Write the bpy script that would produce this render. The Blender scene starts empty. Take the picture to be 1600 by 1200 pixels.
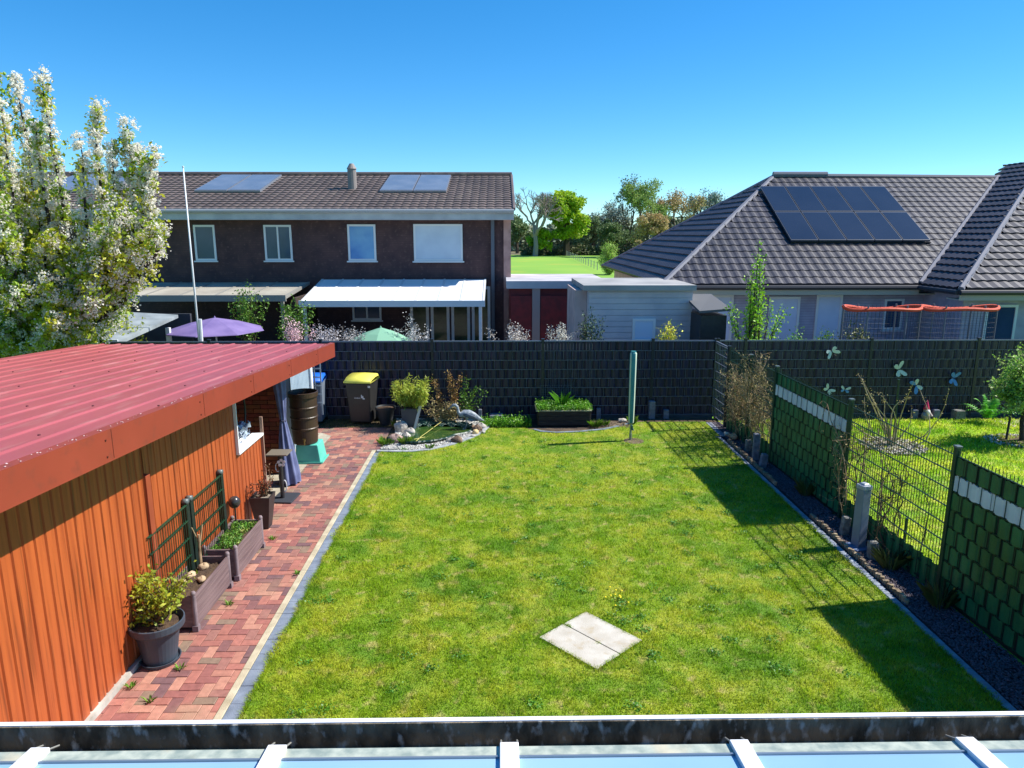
import bpy, math, random
import numpy as np
from math import sin, cos, pi, radians, sqrt, atan2
from mathutils import Vector, Matrix
random.seed(7); RNG = np.random.default_rng(11)
S = bpy.context.scene
COL = S.collection
# ------------------------------------------------------------------ camera, world, sun
cd = bpy.data.cameras.new('camera'); cam = bpy.data.objects.new('camera', cd); COL.objects.link(cam)
S.camera = cam
cd.sensor_width = 36.0; cd.sensor_fit = 'HORIZONTAL'; cd.lens = 36.0 * 1109.0 / 1600.0
cd.clip_start = 0.05; cd.clip_end = 3000
cam.location = (0, 0, 4.0)
cam.rotation_euler = (radians(90 - 11.97), 0, radians(-0.93))
SUN = Vector((0.91, 0.16, 1.0)).normalized()
w = bpy.data.worlds.new('World'); S.world = w; w.use_nodes = True
nt = w.node_tree; bg = nt.nodes['Background']
sky = nt.nodes.new('ShaderNodeTexSky'); sky.sky_type = 'NISHITA'; sky.sun_disc = False
sky.sun_elevation = math.asin(SUN.z); sky.sun_rotation = atan2(SUN.x, SUN.y)
sky.air_density = 0.7; sky.dust_density = 0.1; sky.ozone_density = 3.0; sky.altitude = 0
hs = nt.nodes.new('ShaderNodeHueSaturation'); hs.inputs['Saturation'].default_value = 1.5
gm = nt.nodes.new('ShaderNodeGamma'); gm.inputs[1].default_value = .8
tn = nt.nodes.new('ShaderNodeMix'); tn.data_type = 'RGBA'; tn.blend_type = 'MULTIPLY'; tn.inputs[0].default_value = 1; tn.inputs[7].default_value = (.84, 1.12, 1.16, 1)
nt.links.new(sky.outputs[0], gm.inputs[0]); nt.links.new(gm.outputs[0], hs.inputs['Color']); nt.links.new(hs.outputs[0], tn.inputs[6]); nt.links.new(tn.outputs[2], bg.inputs['Color'])
bg.inputs['Strength'].default_value = 0.15
ld = bpy.data.lights.new('sun', 'SUN'); ld.energy = 5.0; ld.angle = radians(0.5); ld.color = (1, .95, .86)
sun = bpy.data.objects.new('sun', ld); COL.objects.link(sun); sun.location = (20, 5, 30)
sun.rotation_euler = SUN.to_track_quat('Z', 'Y').to_euler()
S.view_settings.view_transform = 'Standard'; S.view_settings.look = 'None'
S.view_settings.exposure = 0.68; S.view_settings.gamma = 1
S.render.engine = 'CYCLES'

# ------------------------------------------------------------------ materials
MATS = {}
def srgb(r, g, b):
    f = lambda c: (c/255/12.92) if c <= 10 else ((c/255+.055)/1.055)**2.4
    return (f(r), f(g), f(b))
def M(name, c1, c2=None, scale=4.0, rough=.6, bump=0.0, bscale=60.0, island=0.0, metal=0.0, spec=.5, transl=0.0, detail=6, c3=None, scale3=30, coat=0.0, stretch=None, lo=.35, hi=.65):
    if name in MATS: return MATS[name]
    m = bpy.data.materials.new(name); m.use_nodes = True; MATS[name] = m
    t = m.node_tree; N = t.nodes; L = t.links; p = N['Principled BSDF']
    p.inputs['Roughness'].default_value = rough; p.inputs['Metallic'].default_value = metal
    p.inputs['Specular IOR Level'].default_value = spec; p.inputs['Coat Weight'].default_value = coat
    geo = N.new('ShaderNodeNewGeometry'); pos = geo.outputs['Position']
    if stretch:
        mp = N.new('ShaderNodeMapping'); mp.inputs['Scale'].default_value = stretch; L.new(pos, mp.inputs['Vector']); pos = mp.outputs[0]
    rgb = N.new('ShaderNodeRGB'); rgb.outputs[0].default_value = (*c1, 1); col = rgb.outputs[0]
    def noisemix(col, c, sc, lo, hi):
        n = N.new('ShaderNodeTexNoise'); n.inputs['Scale'].default_value = sc; n.inputs['Detail'].default_value = detail; L.new(pos, n.inputs['Vector'])
        r = N.new('ShaderNodeMapRange'); r.inputs['From Min'].default_value = lo; r.inputs['From Max'].default_value = hi; L.new(n.outputs['Fac'], r.inputs['Value'])
        mx = N.new('ShaderNodeMix'); mx.data_type = 'RGBA'; L.new(r.outputs[0], mx.inputs[0]); L.new(col, mx.inputs[6]); mx.inputs[7].default_value = (*c, 1)
        return mx.outputs[2]
    if c2: col = noisemix(col, c2, scale, lo, hi)
    if c3: col = noisemix(col, c3, scale3, .55, .72)
    if island:
        h = N.new('ShaderNodeHueSaturation'); L.new(col, h.inputs['Color'])
        r = N.new('ShaderNodeMapRange'); r.inputs['To Min'].default_value = 1-island; r.inputs['To Max'].default_value = 1+island
        L.new(geo.outputs['Random Per Island'], r.inputs['Value']); L.new(r.outputs[0], h.inputs['Value'])
        ml = N.new('ShaderNodeMath'); ml.operation = 'MULTIPLY'; ml.inputs[1].default_value = 7.13; L.new(geo.outputs['Random Per Island'], ml.inputs[0])
        fr = N.new('ShaderNodeMath'); fr.operation = 'FRACT'; L.new(ml.outputs[0], fr.inputs[0])
        r2 = N.new('ShaderNodeMapRange'); r2.inputs['To Min'].default_value = .5-island*.05; r2.inputs['To Max'].default_value = .5+island*.05
        L.new(fr.outputs[0], r2.inputs['Value']); L.new(r2.outputs[0], h.inputs['Hue']); col = h.outputs[0]
    L.new(col, p.inputs['Base Color'])
    if bump:
        n = N.new('ShaderNodeTexNoise'); n.inputs['Scale'].default_value = bscale; n.inputs['Detail'].default_value = 8; L.new(pos, n.inputs['Vector'])
        b = N.new('ShaderNodeBump'); b.inputs['Strength'].default_value = bump; b.inputs['Distance'].default_value = .02
        L.new(n.outputs['Fac'], b.inputs['Height']); L.new(b.outputs[0], p.inputs['Normal'])
    if transl:
        tr = N.new('ShaderNodeBsdfTranslucent'); L.new(col, tr.inputs['Color'])
        ms = N.new('ShaderNodeMixShader'); ms.inputs[0].default_value = transl
        L.new(p.outputs[0], ms.inputs[1]); L.new(tr.outputs[0], ms.inputs[2]); L.new(ms.outputs[0], N['Material Output'].inputs['Surface'])
    return m

# ------------------------------------------------------------------ mesh building
OFF = {}
class MB:
    def __init__(s): s.v = []; s.f = []; s.mi = []; s.n = 0
    def add(s, v, f, mi=0):
        v = np.asarray(v, float).reshape(-1, 3); s.v.append(v)
        for q in f: s.f.append([i+s.n for i in q]); s.mi.append(mi)
        s.n += len(v); return s
    def box(s, c, d, rot=None, mi=0, taper=1.0):
        x, y, z = [k/2 for k in d]; t = taper
        v = np.array([(-x,-y,-z),(x,-y,-z),(x,y,-z),(-x,y,-z),(-x*t,-y*t,z),(x*t,-y*t,z),(x*t,y*t,z),(-x*t,y*t,z)])
        if rot is not None: v = v @ np.array(rot.to_3x3() if hasattr(rot, 'to_3x3') else rot).T
        return s.add(v+np.array(c), [(0,3,2,1),(4,5,6,7),(0,1,5,4),(1,2,6,5),(2,3,7,6),(3,0,4,7)], mi)
    def bb(s, a, b, mi=0):
        a = np.array(a, float); b = np.array(b, float); return s.box((a+b)/2, np.abs(b-a), mi=mi)
    def tube(s, pts, r, n=8, mi=0, caps=True, sx=1.0, phase=0):
        P = np.array(pts, float); k = len(P); R = np.full(k, r, float) if np.isscalar(r) else np.array(r, float)
        T = np.gradient(P, axis=0); T /= np.linalg.norm(T, axis=1)[:, None]+1e-9
        up = np.array([0, 0, 1.]) if abs(T[0][2]) < .9 else np.array([0, 1., 0])
        V = []; a = np.arange(n)*2*pi/n+phase; u = np.cross(T[0], up)
        for i in range(k):
            u = u - T[i]*np.dot(u, T[i]); u /= np.linalg.norm(u)+1e-9; b = np.cross(T[i], u)
            V.append(P[i]+R[i]*(np.cos(a)[:, None]*u*sx+np.sin(a)[:, None]*b))
        F = [(i*n+j, i*n+(j+1) % n, (i+1)*n+(j+1) % n, (i+1)*n+j) for i in range(k-1) for j in range(n)]
        if caps: F += [tuple(range(n))[::-1], tuple(range((k-1)*n, k*n))]
        return s.add(np.concatenate(V), F, mi)
    def lathe(s, prof, c=(0,0,0), n=24, mi=0, caps=True, sy=1.0):
        a = np.arange(n)*2*pi/n; V = [np.stack([r*np.cos(a), r*np.sin(a)*sy, np.full(n, z)], 1) for r, z in prof]
        k = len(prof); F = [(i*n+j, i*n+(j+1) % n, (i+1)*n+(j+1) % n, (i+1)*n+j) for i in range(k-1) for j in range(n)]
        if caps: F += [tuple(range(n))[::-1], tuple(range((k-1)*n, k*n))]
        return s.add(np.concatenate(V)+np.array(c), F, mi)
    def prism(s, poly, z0, z1, mi=0):
        n = len(poly); v = [(x, y, z0) for x, y in poly]+[(x, y, z1) for x, y in poly]
        return s.add(v, [tuple(range(n))[::-1], tuple(range(n, 2*n))]+[(i, (i+1) % n, n+(i+1) % n, n+i) for i in range(n)], mi)
    def build(s, name, mat, parent=None, loc=(0,0,0), smooth=False, bevel=0, rotz=None, kind=None):
        me = bpy.data.meshes.new(name); V = np.concatenate(s.v); o = bpy.data.objects.new(name, me)
        off = np.array(OFF.get(parent.name, (0,0,0)) if parent else loc, float)
        V = V - off
        me.from_pydata(V.tolist(), [], s.f)
        for m in (mat if isinstance(mat, (list, tuple)) else [mat]): me.materials.append(m)
        if isinstance(mat, (list, tuple)): me.polygons.foreach_set('material_index', s.mi)
        if smooth: me.polygons.foreach_set('use_smooth', [True]*len(me.polygons))
        me.validate(); me.update(); COL.objects.link(o)
        if parent: o.parent = parent
        else: o.location = loc
        OFF[o.name] = tuple(off)
        if bevel:
            b = o.modifiers.new('bevel', 'BEVEL'); b.width = bevel; b.segments = 2; b.limit_method = 'ANGLE'
        if smooth == 'auto':
            pass
        if kind: o['kind'] = kind
        return o
def fast(name, V, k, mat, parent=None, loc=(0,0,0), kind=None, smooth=False):
    """V: (n*k,3) loose polygons of k corners each"""
    off = np.array(OFF.get(parent.name, (0,0,0)) if parent else loc, float)
    V = np.ascontiguousarray((np.asarray(V)-off).reshape(-1, 3), dtype=np.float32); nv = len(V); nf = nv//k
    me = bpy.data.meshes.new(name); me.vertices.add(nv); me.vertices.foreach_set('co', V.ravel())
    me.loops.add(nv); me.loops.foreach_set('vertex_index', np.arange(nv, dtype=np.int32))
    me.polygons.add(nf); me.polygons.foreach_set('loop_start', np.arange(0, nv, k, dtype=np.int32))
    me.update(calc_edges=True); me.materials.append(mat)
    o = bpy.data.objects.new(name, me); COL.objects.link(o)
    if parent: o.parent = parent
    else: o.location = loc
    OFF[o.name] = tuple(off)
    if kind: o['kind'] = kind
    return o
def tag(o, label=None, cat=None, group=None):
    if label: o['label'] = label
    if cat: o['category'] = cat
    if group: o['group'] = group
    return o
def empty(name, loc, label, cat, group=None):
    o = bpy.data.objects.new(name, None); COL.objects.link(o); o.location = loc; o.empty_display_size = .2
    OFF[o.name] = tuple(loc); return tag(o, label, cat, group)
def kids(o): return [c for c in bpy.data.objects if c.parent == o]
def copy_tree(o, parent=None):
    c = o.copy(); COL.objects.link(c); c.parent = parent
    for ch in kids(o): copy_tree(ch, c)
    return c
def curve(p0, p1, bow=(0,0,0), n=8, jit=0.0):
    t = np.linspace(0, 1, n)[:, None]; p0 = np.array(p0, float); p1 = np.array(p1, float)
    P = p0*(1-t)+p1*t+np.array(bow)*(4*t*(1-t))
    if jit: P[1:-1] += RNG.normal(0, jit, (n-2, 3))
    return P
def leafquads(C, size, fold=.25, up=.3, asp=.5, smin=.6):
    n = len(C); d = RNG.normal(size=(n, 3)); d /= np.linalg.norm(d, axis=1)[:, None]
    nm = RNG.normal(size=(n, 3))+np.array([0, 0, up*3]); s = np.cross(d, nm); s /= np.linalg.norm(s, axis=1)[:, None]+1e-9
    nn = np.cross(s, d); L = size*RNG.uniform(smin, 1.2, n)[:, None]
    a = C; b = C+d*L*.5+s*L*asp/2+nn*L*fold*.3; c = C+d*L; e = C+d*L*.5-s*L*asp/2+nn*L*fold*.3
    return np.stack([a, b, c, e], 1).reshape(-1, 3)
def along(paths, n, spread, t0=0.0, pw=1.0):
    out = []
    for P in paths:
        k = len(P); t = (t0+(1-t0)*RNG.uniform(0, 1, n)**pw)*(k-1); i = np.minimum(t.astype(int), k-2); f = (t-i)[:, None]
        out.append(P[i]*(1-f)+P[i+1]*f+RNG.normal(0, 1, (n, 3))*spread)
    return np.concatenate(out)
def rock(mb, c, r, seed=0, sq=(1,1,.7), mi=0, n=7):
    rg = np.random.default_rng(seed); m = n*2; V = []
    ph = rg.uniform(0, 6, 6)
    for i in range(n+1):
        th = pi*i/n
        for j in range(m):
            a = 2*pi*j/m; k = 1+.14*sin(2*a+ph[0])+.12*sin(3*a+ph[1]+2*th)+.1*cos(3*th+ph[2])+rg.uniform(-.05, .05)
            V.append((r*k*sin(th)*cos(a)*sq[0]+c[0], r*k*sin(th)*sin(a)*sq[1]+c[1], r*k*cos(th)*sq[2]+c[2]))
    mb.add(V, [(i*m+j, (i+1)*m+j, (i+1)*m+(j+1) % m, i*m+(j+1) % m) for i in range(n) for j in range(m)], mi)
def vnoise(x, y, sc, seed=0):
    rg = np.random.default_rng(seed); G = rg.uniform(0, 1, (128, 128)); x = x*sc+50; y = y*sc+50
    i = np.floor(x).astype(int) % 127; j = np.floor(y).astype(int) % 127; fx = x-np.floor(x); fy = y-np.floor(y)
    fx = fx*fx*(3-2*fx); fy = fy*fy*(3-2*fy)
    return G[i, j]*(1-fx)*(1-fy)+G[i+1, j]*fx*(1-fy)+G[i, j+1]*(1-fx)*fy+G[i+1, j+1]*fx*fy

# ------------------------------------------------------------------ grass material shared by sheets and blades
def grass_mat(name, bright=1.0, blade=True):
    m = bpy.data.materials.new(name); m.use_nodes = True; t = m.node_tree; N = t.nodes; L = t.links; p = N['Principled BSDF']
    geo = N.new('ShaderNodeNewGeometry')
    def noise(sc, det=5):
        n = N.new('ShaderNodeTexNoise'); n.inputs['Scale'].default_value = sc; n.inputs['Detail'].default_value = det; L.new(geo.outputs['Position'], n.inputs['Vector']); return n.outputs['Fac']
    def mr(v, a, b, c=0, d=1):
        r = N.new('ShaderNodeMapRange'); r.inputs[1].default_value = a; r.inputs[2].default_value = b; r.inputs[3].default_value = c; r.inputs[4].default_value = d; L.new(v, r.inputs[0]); return r.outputs[0]
    def mix(f, a, b):
        x = N.new('ShaderNodeMix'); x.data_type = 'RGBA'; L.new(f, x.inputs[0])
        for q, i in ((a, 6), (b, 7)):
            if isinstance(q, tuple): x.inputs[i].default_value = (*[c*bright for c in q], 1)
            else: L.new(q, x.inputs[i])
        return x.outputs[2]
    g1 = (.215, .325, .014); g2 = (.125, .25, .012); yl = (.35, .385, .03); straw = (.46, .40, .14)
    c = mix(mr(noise(.9, 8), .46, .60), g1, g2)
    c = mix(mr(noise(1.9, 9), .44, .62, 0, .85), c, yl)
    c = mix(mr(noise(6.5, 9), .57, .70, 0, .8), c, straw)
    c = mix(mr(noise(11, 6), .54, .66, 0, .75), c, g2)
    if blade:
        h = N.new('ShaderNodeHueSaturation'); L.new(c, h.inputs['Color']); L.new(mr(geo.outputs['Random Per Island'], 0, 1, .45, 1.75), h.inputs['Value']); c = h.outputs[0]
    L.new(c, p.inputs['Base Color']); p.inputs['Roughness'].default_value = .65; p.inputs['Specular IOR Level'].default_value = .25
    if not blade:
        b = N.new('ShaderNodeBump'); b.inputs['Strength'].default_value = .8; b.inputs['Distance'].default_value = .03; L.new(noise(60, 8), b.inputs['Height']); L.new(b.outputs[0], p.inputs['Normal'])
    else:
        tr = N.new('ShaderNodeBsdfTranslucent'); L.new(c, tr.inputs['Color']); ms = N.new('ShaderNodeMixShader'); ms.inputs[0].default_value = .5
        L.new(p.outputs[0], ms.inputs[1]); L.new(tr.outputs[0], ms.inputs[2]); L.new(ms.outputs[0], N['Material Output'].inputs['Surface'])
    return m
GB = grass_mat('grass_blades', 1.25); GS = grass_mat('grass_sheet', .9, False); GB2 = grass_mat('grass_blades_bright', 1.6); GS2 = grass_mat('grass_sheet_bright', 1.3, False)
def inpoly(x, y, poly):
    r = np.zeros(len(x), bool); n = len(poly)
    for i in range(n):
        x1, y1 = poly[i]; x2, y2 = poly[(i+1) % n]
        c = ((y1 > y) != (y2 > y)) & (x < (x2-x1)*(y-y1)/(y2-y1+1e-12)+x1); r ^= c
    return r
def blades(name, poly, dens, h, wd, mat, z=0.0, holes=(), loc=None, lean=.6):
    xs = [p[0] for p in poly]; ys = [p[1] for p in poly]; x0, x1, y0, y1 = min(xs), max(xs), min(ys), max(ys)
    out = []; mx = max(dens(y0), dens(y1), dens((y0+y1)/2)); n = int((x1-x0)*(y1-y0)*mx)
    x = RNG.uniform(x0, x1, n); y = RNG.uniform(y0, y1, n); keep = RNG.uniform(0, 1, n)*mx < np.array([dens(v) for v in (y0, y1)])[0] if False else np.ones(n, bool)
    dv = np.interp(y, np.linspace(y0, y1, 12), [dens(v) for v in np.linspace(y0, y1, 12)]); keep = RNG.uniform(0, mx, n) < dv
    cl = vnoise(x, y, 7.0, 3)*.6+.4*vnoise(x, y, 17, 4); keep &= RNG.uniform(0, 1, n) < .25+1.0*cl
    keep &= inpoly(x, y, poly)
    for hp in holes: keep &= ~inpoly(x, y, hp)
    x = x[keep]; y = y[keep]; cl = cl[keep]; n = len(x)
    a = RNG.uniform(0, 2*pi, n); H = h*RNG.uniform(.4, 1.3, n)*(.5+cl); W = wd*RNG.uniform(.7, 1.3, n)*(1+.06*np.maximum(y-6, 0))
    b = np.stack([x, y, np.full(n, z)], 1); sd = np.stack([np.cos(a), np.sin(a), 0*a], 1)*(W/2)[:, None]
    a2 = RNG.uniform(0, 2*pi, n); ln = RNG.uniform(.1, lean*1.6, n)*H
    tip = b+np.stack([np.cos(a2)*ln, np.sin(a2)*ln, H], 1)
    V = np.stack([b-sd, b+sd, tip], 1).reshape(-1, 3)
    loc = loc or (float(np.mean(xs)), float(np.mean(ys)), z)
    return fast(name, V, 3, mat, loc=loc, kind='stuff')
def sheet(name, poly, z, mat, label=None, kind='structure', h=.01):
    mb = MB(); mb.prism(poly, z-h, z); o = mb.build(name, mat, kind=kind)
    if label: o['label'] = label
    return o

# ================================================================== THE SETTING
def st(o, label, cat=None): o['label'] = label; return o
soil = M('soil', srgb(62,48,38), srgb(96,80,62), 6, .95, bump=1, bscale=40)
soil_pale = M('soil_pale', srgb(120,104,84), srgb(84,70,54), 5, .95, bump=1, bscale=60)
concrete = M('concrete', srgb(176,168,150), srgb(146,138,122), 7, .85, bump=.3, bscale=90)
kerb_beige = M('kerb_beige', srgb(196,186,160), srgb(160,150,124), 5, .85, bump=.3, bscale=120)
kerb_grey = M('kerb_grey', srgb(128,140,156), srgb(100,112,128), 6, .8, bump=.25, bscale=100)
mb = MB()
mb.add([(-900,-300,-.06),(900,-300,-.06),(900,1500,-.06),(-900,1500,-.06)], [(0,1,2,3)])
sheet_far = M('field_grass', srgb(92,150,30), srgb(132,168,40), .02, .9, c3=srgb(112,120,44), scale3=.05)
o = mb.build('ground', sheet_far, kind='structure')
LAWN = [(-2.2,2.0),(4.31,2.0),(4.31,13.7),(4.42,13.75),(4.45,14.85),(3.0,14.85),(2.5,14.55),(2.1,14.28),(1.6,14.12),(1.15,14.05),(.75,14.2),(.45,14.42),(-.28,14.42),(-.35,14.1),(-.58,13.66),(-.85,13.3),(-1.14,13.03),(-1.45,12.85),(-1.72,12.76),(-2.2,12.74)]
SLABP = [(.37,6.47),(.90,5.93),(1.42,6.42),(.90,6.97)]
sheet('lawn', LAWN, 0.0, GS, h=.05)
sheet('back_bed', [(-2.3,14.0),(.4,14.42),(1.15,14.0),(2.1,14.2),(3.0,14.85),(4.7,14.85),(4.7,15.4),(-4.2,15.4),(-4.2,14.55),(-2.35,14.45)], -.012, soil, h=.03)
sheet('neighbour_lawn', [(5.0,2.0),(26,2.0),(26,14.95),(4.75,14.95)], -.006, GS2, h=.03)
sheet('neighbour_back_bed', [(4.8,14.95),(26,14.95),(26,15.35),(4.8,15.35)], -.004, soil, h=.03)
sheet('gravel_bed_base', [(4.42,2.0),(5.02,2.0),(4.74,14.85),(4.44,14.85)], -.008, M('dark_gravel_base', srgb(52,46,54), srgb(36,32,38), 20, .9, bump=1, bscale=150), h=.03)
sheet('patio', [(-3.43,-2.5),(5.0,-2.5),(5.0,1.995),(-3.43,1.995)], -.002, concrete, h=.05)
sheet('shed_threshold', [(-5.2,10.06),(-3.44,10.06),(-3.44,13.89),(-4.11,14.5),(-4.21,15.3),(-7,15.3),(-7,10.06)], -.004, concrete, h=.04)
# lawn blades
lawn_d = lambda y: max(1800, 11000-1150*max(y-5, 0))
o = blades('lawn_grass', [(a, max(b, 4.6)) for a, b in LAWN], lawn_d, .03, .007, GB, holes=[SLABP])
st(o, 'mown green lawn grass with yellowish dry patches')
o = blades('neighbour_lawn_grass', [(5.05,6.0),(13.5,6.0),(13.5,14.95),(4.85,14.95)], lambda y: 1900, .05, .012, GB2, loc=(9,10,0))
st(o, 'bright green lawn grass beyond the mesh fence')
# overhanging tufts along lawn edges
def strip_poly(x0, x1, y0, y1): return [(x0,y0),(x1,y0),(x1,y1),(x0,y1)]
n = 9000; e_x = -2.2+RNG.normal(0, .018, n)-np.abs(RNG.normal(0, .018, n))*(vnoise(np.zeros(n), RNG.uniform(0, 1, n), 1)*2); e_y = RNG.uniform(4.9, 12.75, n)
e_x = -2.19-np.abs(RNG.normal(0, .022, n))*(.3+1.6*vnoise(0*e_y, e_y, 5, 9))
b = np.stack([e_x, e_y, 0*e_x], 1); a = RNG.uniform(0, 2*pi, n); sd = np.stack([np.cos(a), np.sin(a), 0*a], 1)*.003*(1+.06*(e_y-5))[:, None]
tip = b+np.stack([RNG.normal(-.012, .02, n), RNG.normal(0, .02, n), RNG.uniform(.01, .04, n)], 1)
o = fast('edge_grass', np.stack([b-sd, b+sd, tip], 1).reshape(-1, 3), 3, GB, loc=(-2.2, 9, 0), kind='stuff'); st(o, 'fringe of grass growing over the grey edging')

# brick path: every paver a little box, herringbone
def brick_mat():
    m = bpy.data.materials.new('red_pavers'); m.use_nodes = True; t = m.node_tree; N = t.nodes; L = t.links; p = N['Principled BSDF']
    g = N.new('ShaderNodeNewGeometry'); r = N.new('ShaderNodeValToRGB'); r.color_ramp.interpolation = 'CONSTANT'
    cols = [(154,98,88),(164,106,94),(142,90,84),(124,84,82),(168,116,100),(130,108,92),(156,100,88),(112,82,84),(176,126,108),(148,102,92)]
    el = r.color_ramp.elements
    for i, c in enumerate(cols):
        e = el[i] if i < 2 else el.new(i/len(cols)); e.position = i/len(cols); e.color = (*srgb(*c), 1)
    L.new(g.outputs['Random Per Island'], r.inputs[0])
    n = N.new('ShaderNodeTexNoise'); n.inputs['Scale'].default_value = 18; n.inputs['Detail'].default_value = 9; L.new(g.outputs['Position'], n.inputs['Vector'])
    h = N.new('ShaderNodeHueSaturation'); L.new(r.outputs[0], h.inputs['Color']); mr = N.new('ShaderNodeMapRange'); mr.inputs[3].default_value = .6; mr.inputs[4].default_value = 1.4; L.new(n.outputs[0], mr.inputs[0]); L.new(mr.outputs[0], h.inputs['Value'])
    n2 = N.new('ShaderNodeTexNoise'); n2.inputs['Scale'].default_value = 1.6; n2.inputs['Detail'].default_value = 6; L.new(g.outputs['Position'], n2.inputs['Vector'])
    m2 = N.new('ShaderNodeMapRange'); m2.inputs[1].default_value = .5; m2.inputs[2].default_value = .75; m2.inputs[4].default_value = .55; L.new(n2.outputs[0], m2.inputs[0])
    mx = N.new('ShaderNodeMix'); mx.data_type = 'RGBA'; L.new(m2.outputs[0], mx.inputs[0]); L.new(h.outputs[0], mx.inputs[6]); mx.inputs[7].default_value = (*srgb(150,128,104), 1)
    L.new(mx.outputs[2], p.inputs['Base Color']); p.inputs['Roughness'].default_value = .75
    b = N.new('ShaderNodeBump'); b.inputs['Strength'].default_value = .3; b.inputs['Distance'].default_value = .01
    n3 = N.new('ShaderNodeTexNoise'); n3.inputs['Scale'].default_value = 140; L.new(g.outputs['Position'], n3.inputs['Vector']); L.new(n3.outputs[0], b.inputs['Height']); L.new(b.outputs[0], p.inputs['Normal'])
    return m
PATH = [(-3.43,1.8),(-2.43,1.8),(-2.43,12.95),(-2.36,13.0),(-2.2,13.6),(-2.3,14.4),(-2.4,14.52),(-4.1,14.5),(-3.43,13.9)]
def clip(poly, a, b, c):   # keep a*x+b*y<=c
    out = []
    for i in range(len(poly)):
        p, q = poly[i], poly[(i+1) % len(poly)]; dp = a*p[0]+b*p[1]-c; dq = a*q[0]+b*q[1]-c
        if dp <= 0: out.append(p)
        if dp*dq < 0: t = dp/(dp-dq); out.append((p[0]+t*(q[0]-p[0]), p[1]+t*(q[1]-p[1])))
    return out
mb = MB(); u = .1; g_ = .0025
for k in range(-60, 190):
    for i in range(-30, 30):
        for hv in (0, 1):
            # herringbone lattice: brick pairs stepping diagonally
            bx = (i*2 + k) if False else None
            pass
cells = {}
X0, Y0 = -3.6, 1.8
for a in range(-160, 160):
    for b_ in range(-80, 80):
        # H brick at (a, ..) : lattice vectors (1,1) and (2,-2)
        x = a+2*b_; y = a-2*b_
        for (dx, dy, wd, hg) in ((0,0,2,1),(0,1,1,2)):
            xx, yy = x+dx, y+dy
            px0, py0 = X0+xx*u, Y0+yy*u
            if px0 > -2.1 or px0+wd*u < -4.3 or py0 > 14.7 or py0+hg*u < 1.7: continue
            q = [(px0+g_,py0+g_),(px0+wd*u-g_,py0+g_),(px0+wd*u-g_,py0+hg*u-g_),(px0+g_,py0+hg*u-g_)]
            right = -2.435 if py0 < 12.9 else (-2.3)
            q = clip(q, 1, 0, right); 
            left = -3.435 if py0 < 13.9 else -4.1
            if q: q = clip(q, -1, 0, -left)
            if q: q = clip(q, 0, 1, 14.5)
            if q: q = clip(q, 0, -1, -2.0)
            if len(q) >= 3:
                z = -.004+random.uniform(-.0025, .0025); tl = random.uniform(-.002, .002)
                nq = len(q); cxx = sum(p[0] for p in q)/nq; cyy = sum(p[1] for p in q)/nq
                inn = [(cxx+(p[0]-cxx)*.95, cyy+(p[1]-cyy)*.95) for p in q]
                V = [(p[0],p[1],z-.05) for p in q]+[(p[0],p[1],z-.004) for p in q]+[(p[0],p[1],z+tl*(p[0]-cxx)*10) for p in inn]
                F = [tuple(range(2*nq, 3*nq))]
                for r_ in (0, 1): F += [(r_*nq+i, r_*nq+(i+1) % nq, (r_+1)*nq+(i+1) % nq, (r_+1)*nq+i) for i in range(nq)]
                mb.add(V, F)
o = mb.build('brick_path', brick_mat(), kind='structure')
sheet('path_joint_sand', [(-3.5,1.99),(-2.3,1.99),(-2.3,14.5),(-4.1,14.5),(-4.1,13.9),(-3.5,13.9)], -.013, M('joint_sand', srgb(120,104,84), srgb(80,72,52), 3, .95, c3=srgb(70,84,36), scale3=4), h=.03)
# path edging: pale kerb then grey slabs
mb = MB()
y = 2.0
while y < 12.85: mb.bb((-2.43,y,-.05),(-2.362,min(y+.995,12.88),.006)); y += 1.0
mb.build('path_kerb', kerb_beige, kind='structure', bevel=.004)
mb = MB(); y = 2.0
while y < 12.7: mb.bb((-2.358,y,-.05),(-2.2,min(y+.246,12.74),.001+random.uniform(-.001,.001))); y += .25
mb.build('lawn_edging_slabs', kerb_grey, kind='structure', bevel=.004)
mb = MB(); y = 2.0
while y < 13.6: mb.bb((4.315,y,-.05),(4.418,y+.096,.004+random.uniform(-.002,.002))); y += .1
for k in range(5): mb.bb((4.43+k*.0,13.72+k*.21,-.05),(4.55,13.92+k*.21,.01))
mb.build('gravel_bed_kerb', M('kerb_blue', srgb(150,158,172), srgb(118,126,140), 6, .8, bump=.2), kind='structure', bevel=.003)
# curved edging by the pond and the back bed
ARC = [(-2.33,12.88),(-1.72,12.85),(-1.43,12.93),(-1.14,13.13),(-.85,13.42),(-.61,13.78),(-.45,14.1),(-.35,14.45),(-.27,14.8),(-.23,15.14)]
def ribbon(mb, pts, wd, z0, z1, gap=.0):
    P = np.array(pts); T = np.gradient(P, axis=0); T /= np.linalg.norm(T, axis=1)[:, None]; Nn = np.stack([T[:, 1], -T[:, 0]], 1)
    for i in range(len(P)-1):
        a, b, na, nb = P[i], P[i+1], Nn[i], Nn[i+1]; d = (b-a)*gap
        mb.prism([tuple(a+d), tuple(a+na*wd+d), tuple(b+nb*wd-d), tuple(b-d)][::-1], z0, z1)
mb = MB(); A = []
for i in range(len(ARC)-1):
    for t in (0, .5): A.append((ARC[i][0]*(1-t)+ARC[i+1][0]*t, ARC[i][1]*(1-t)+ARC[i+1][1]*t))
A.append(ARC[-1]); ribbon(mb, A, .1, -.05, .012, .01)
mb.build('pond_edging', M('edging_pale', srgb(168,172,176), srgb(136,142,148), 8, .8, bump=.2), kind='structure')
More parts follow.
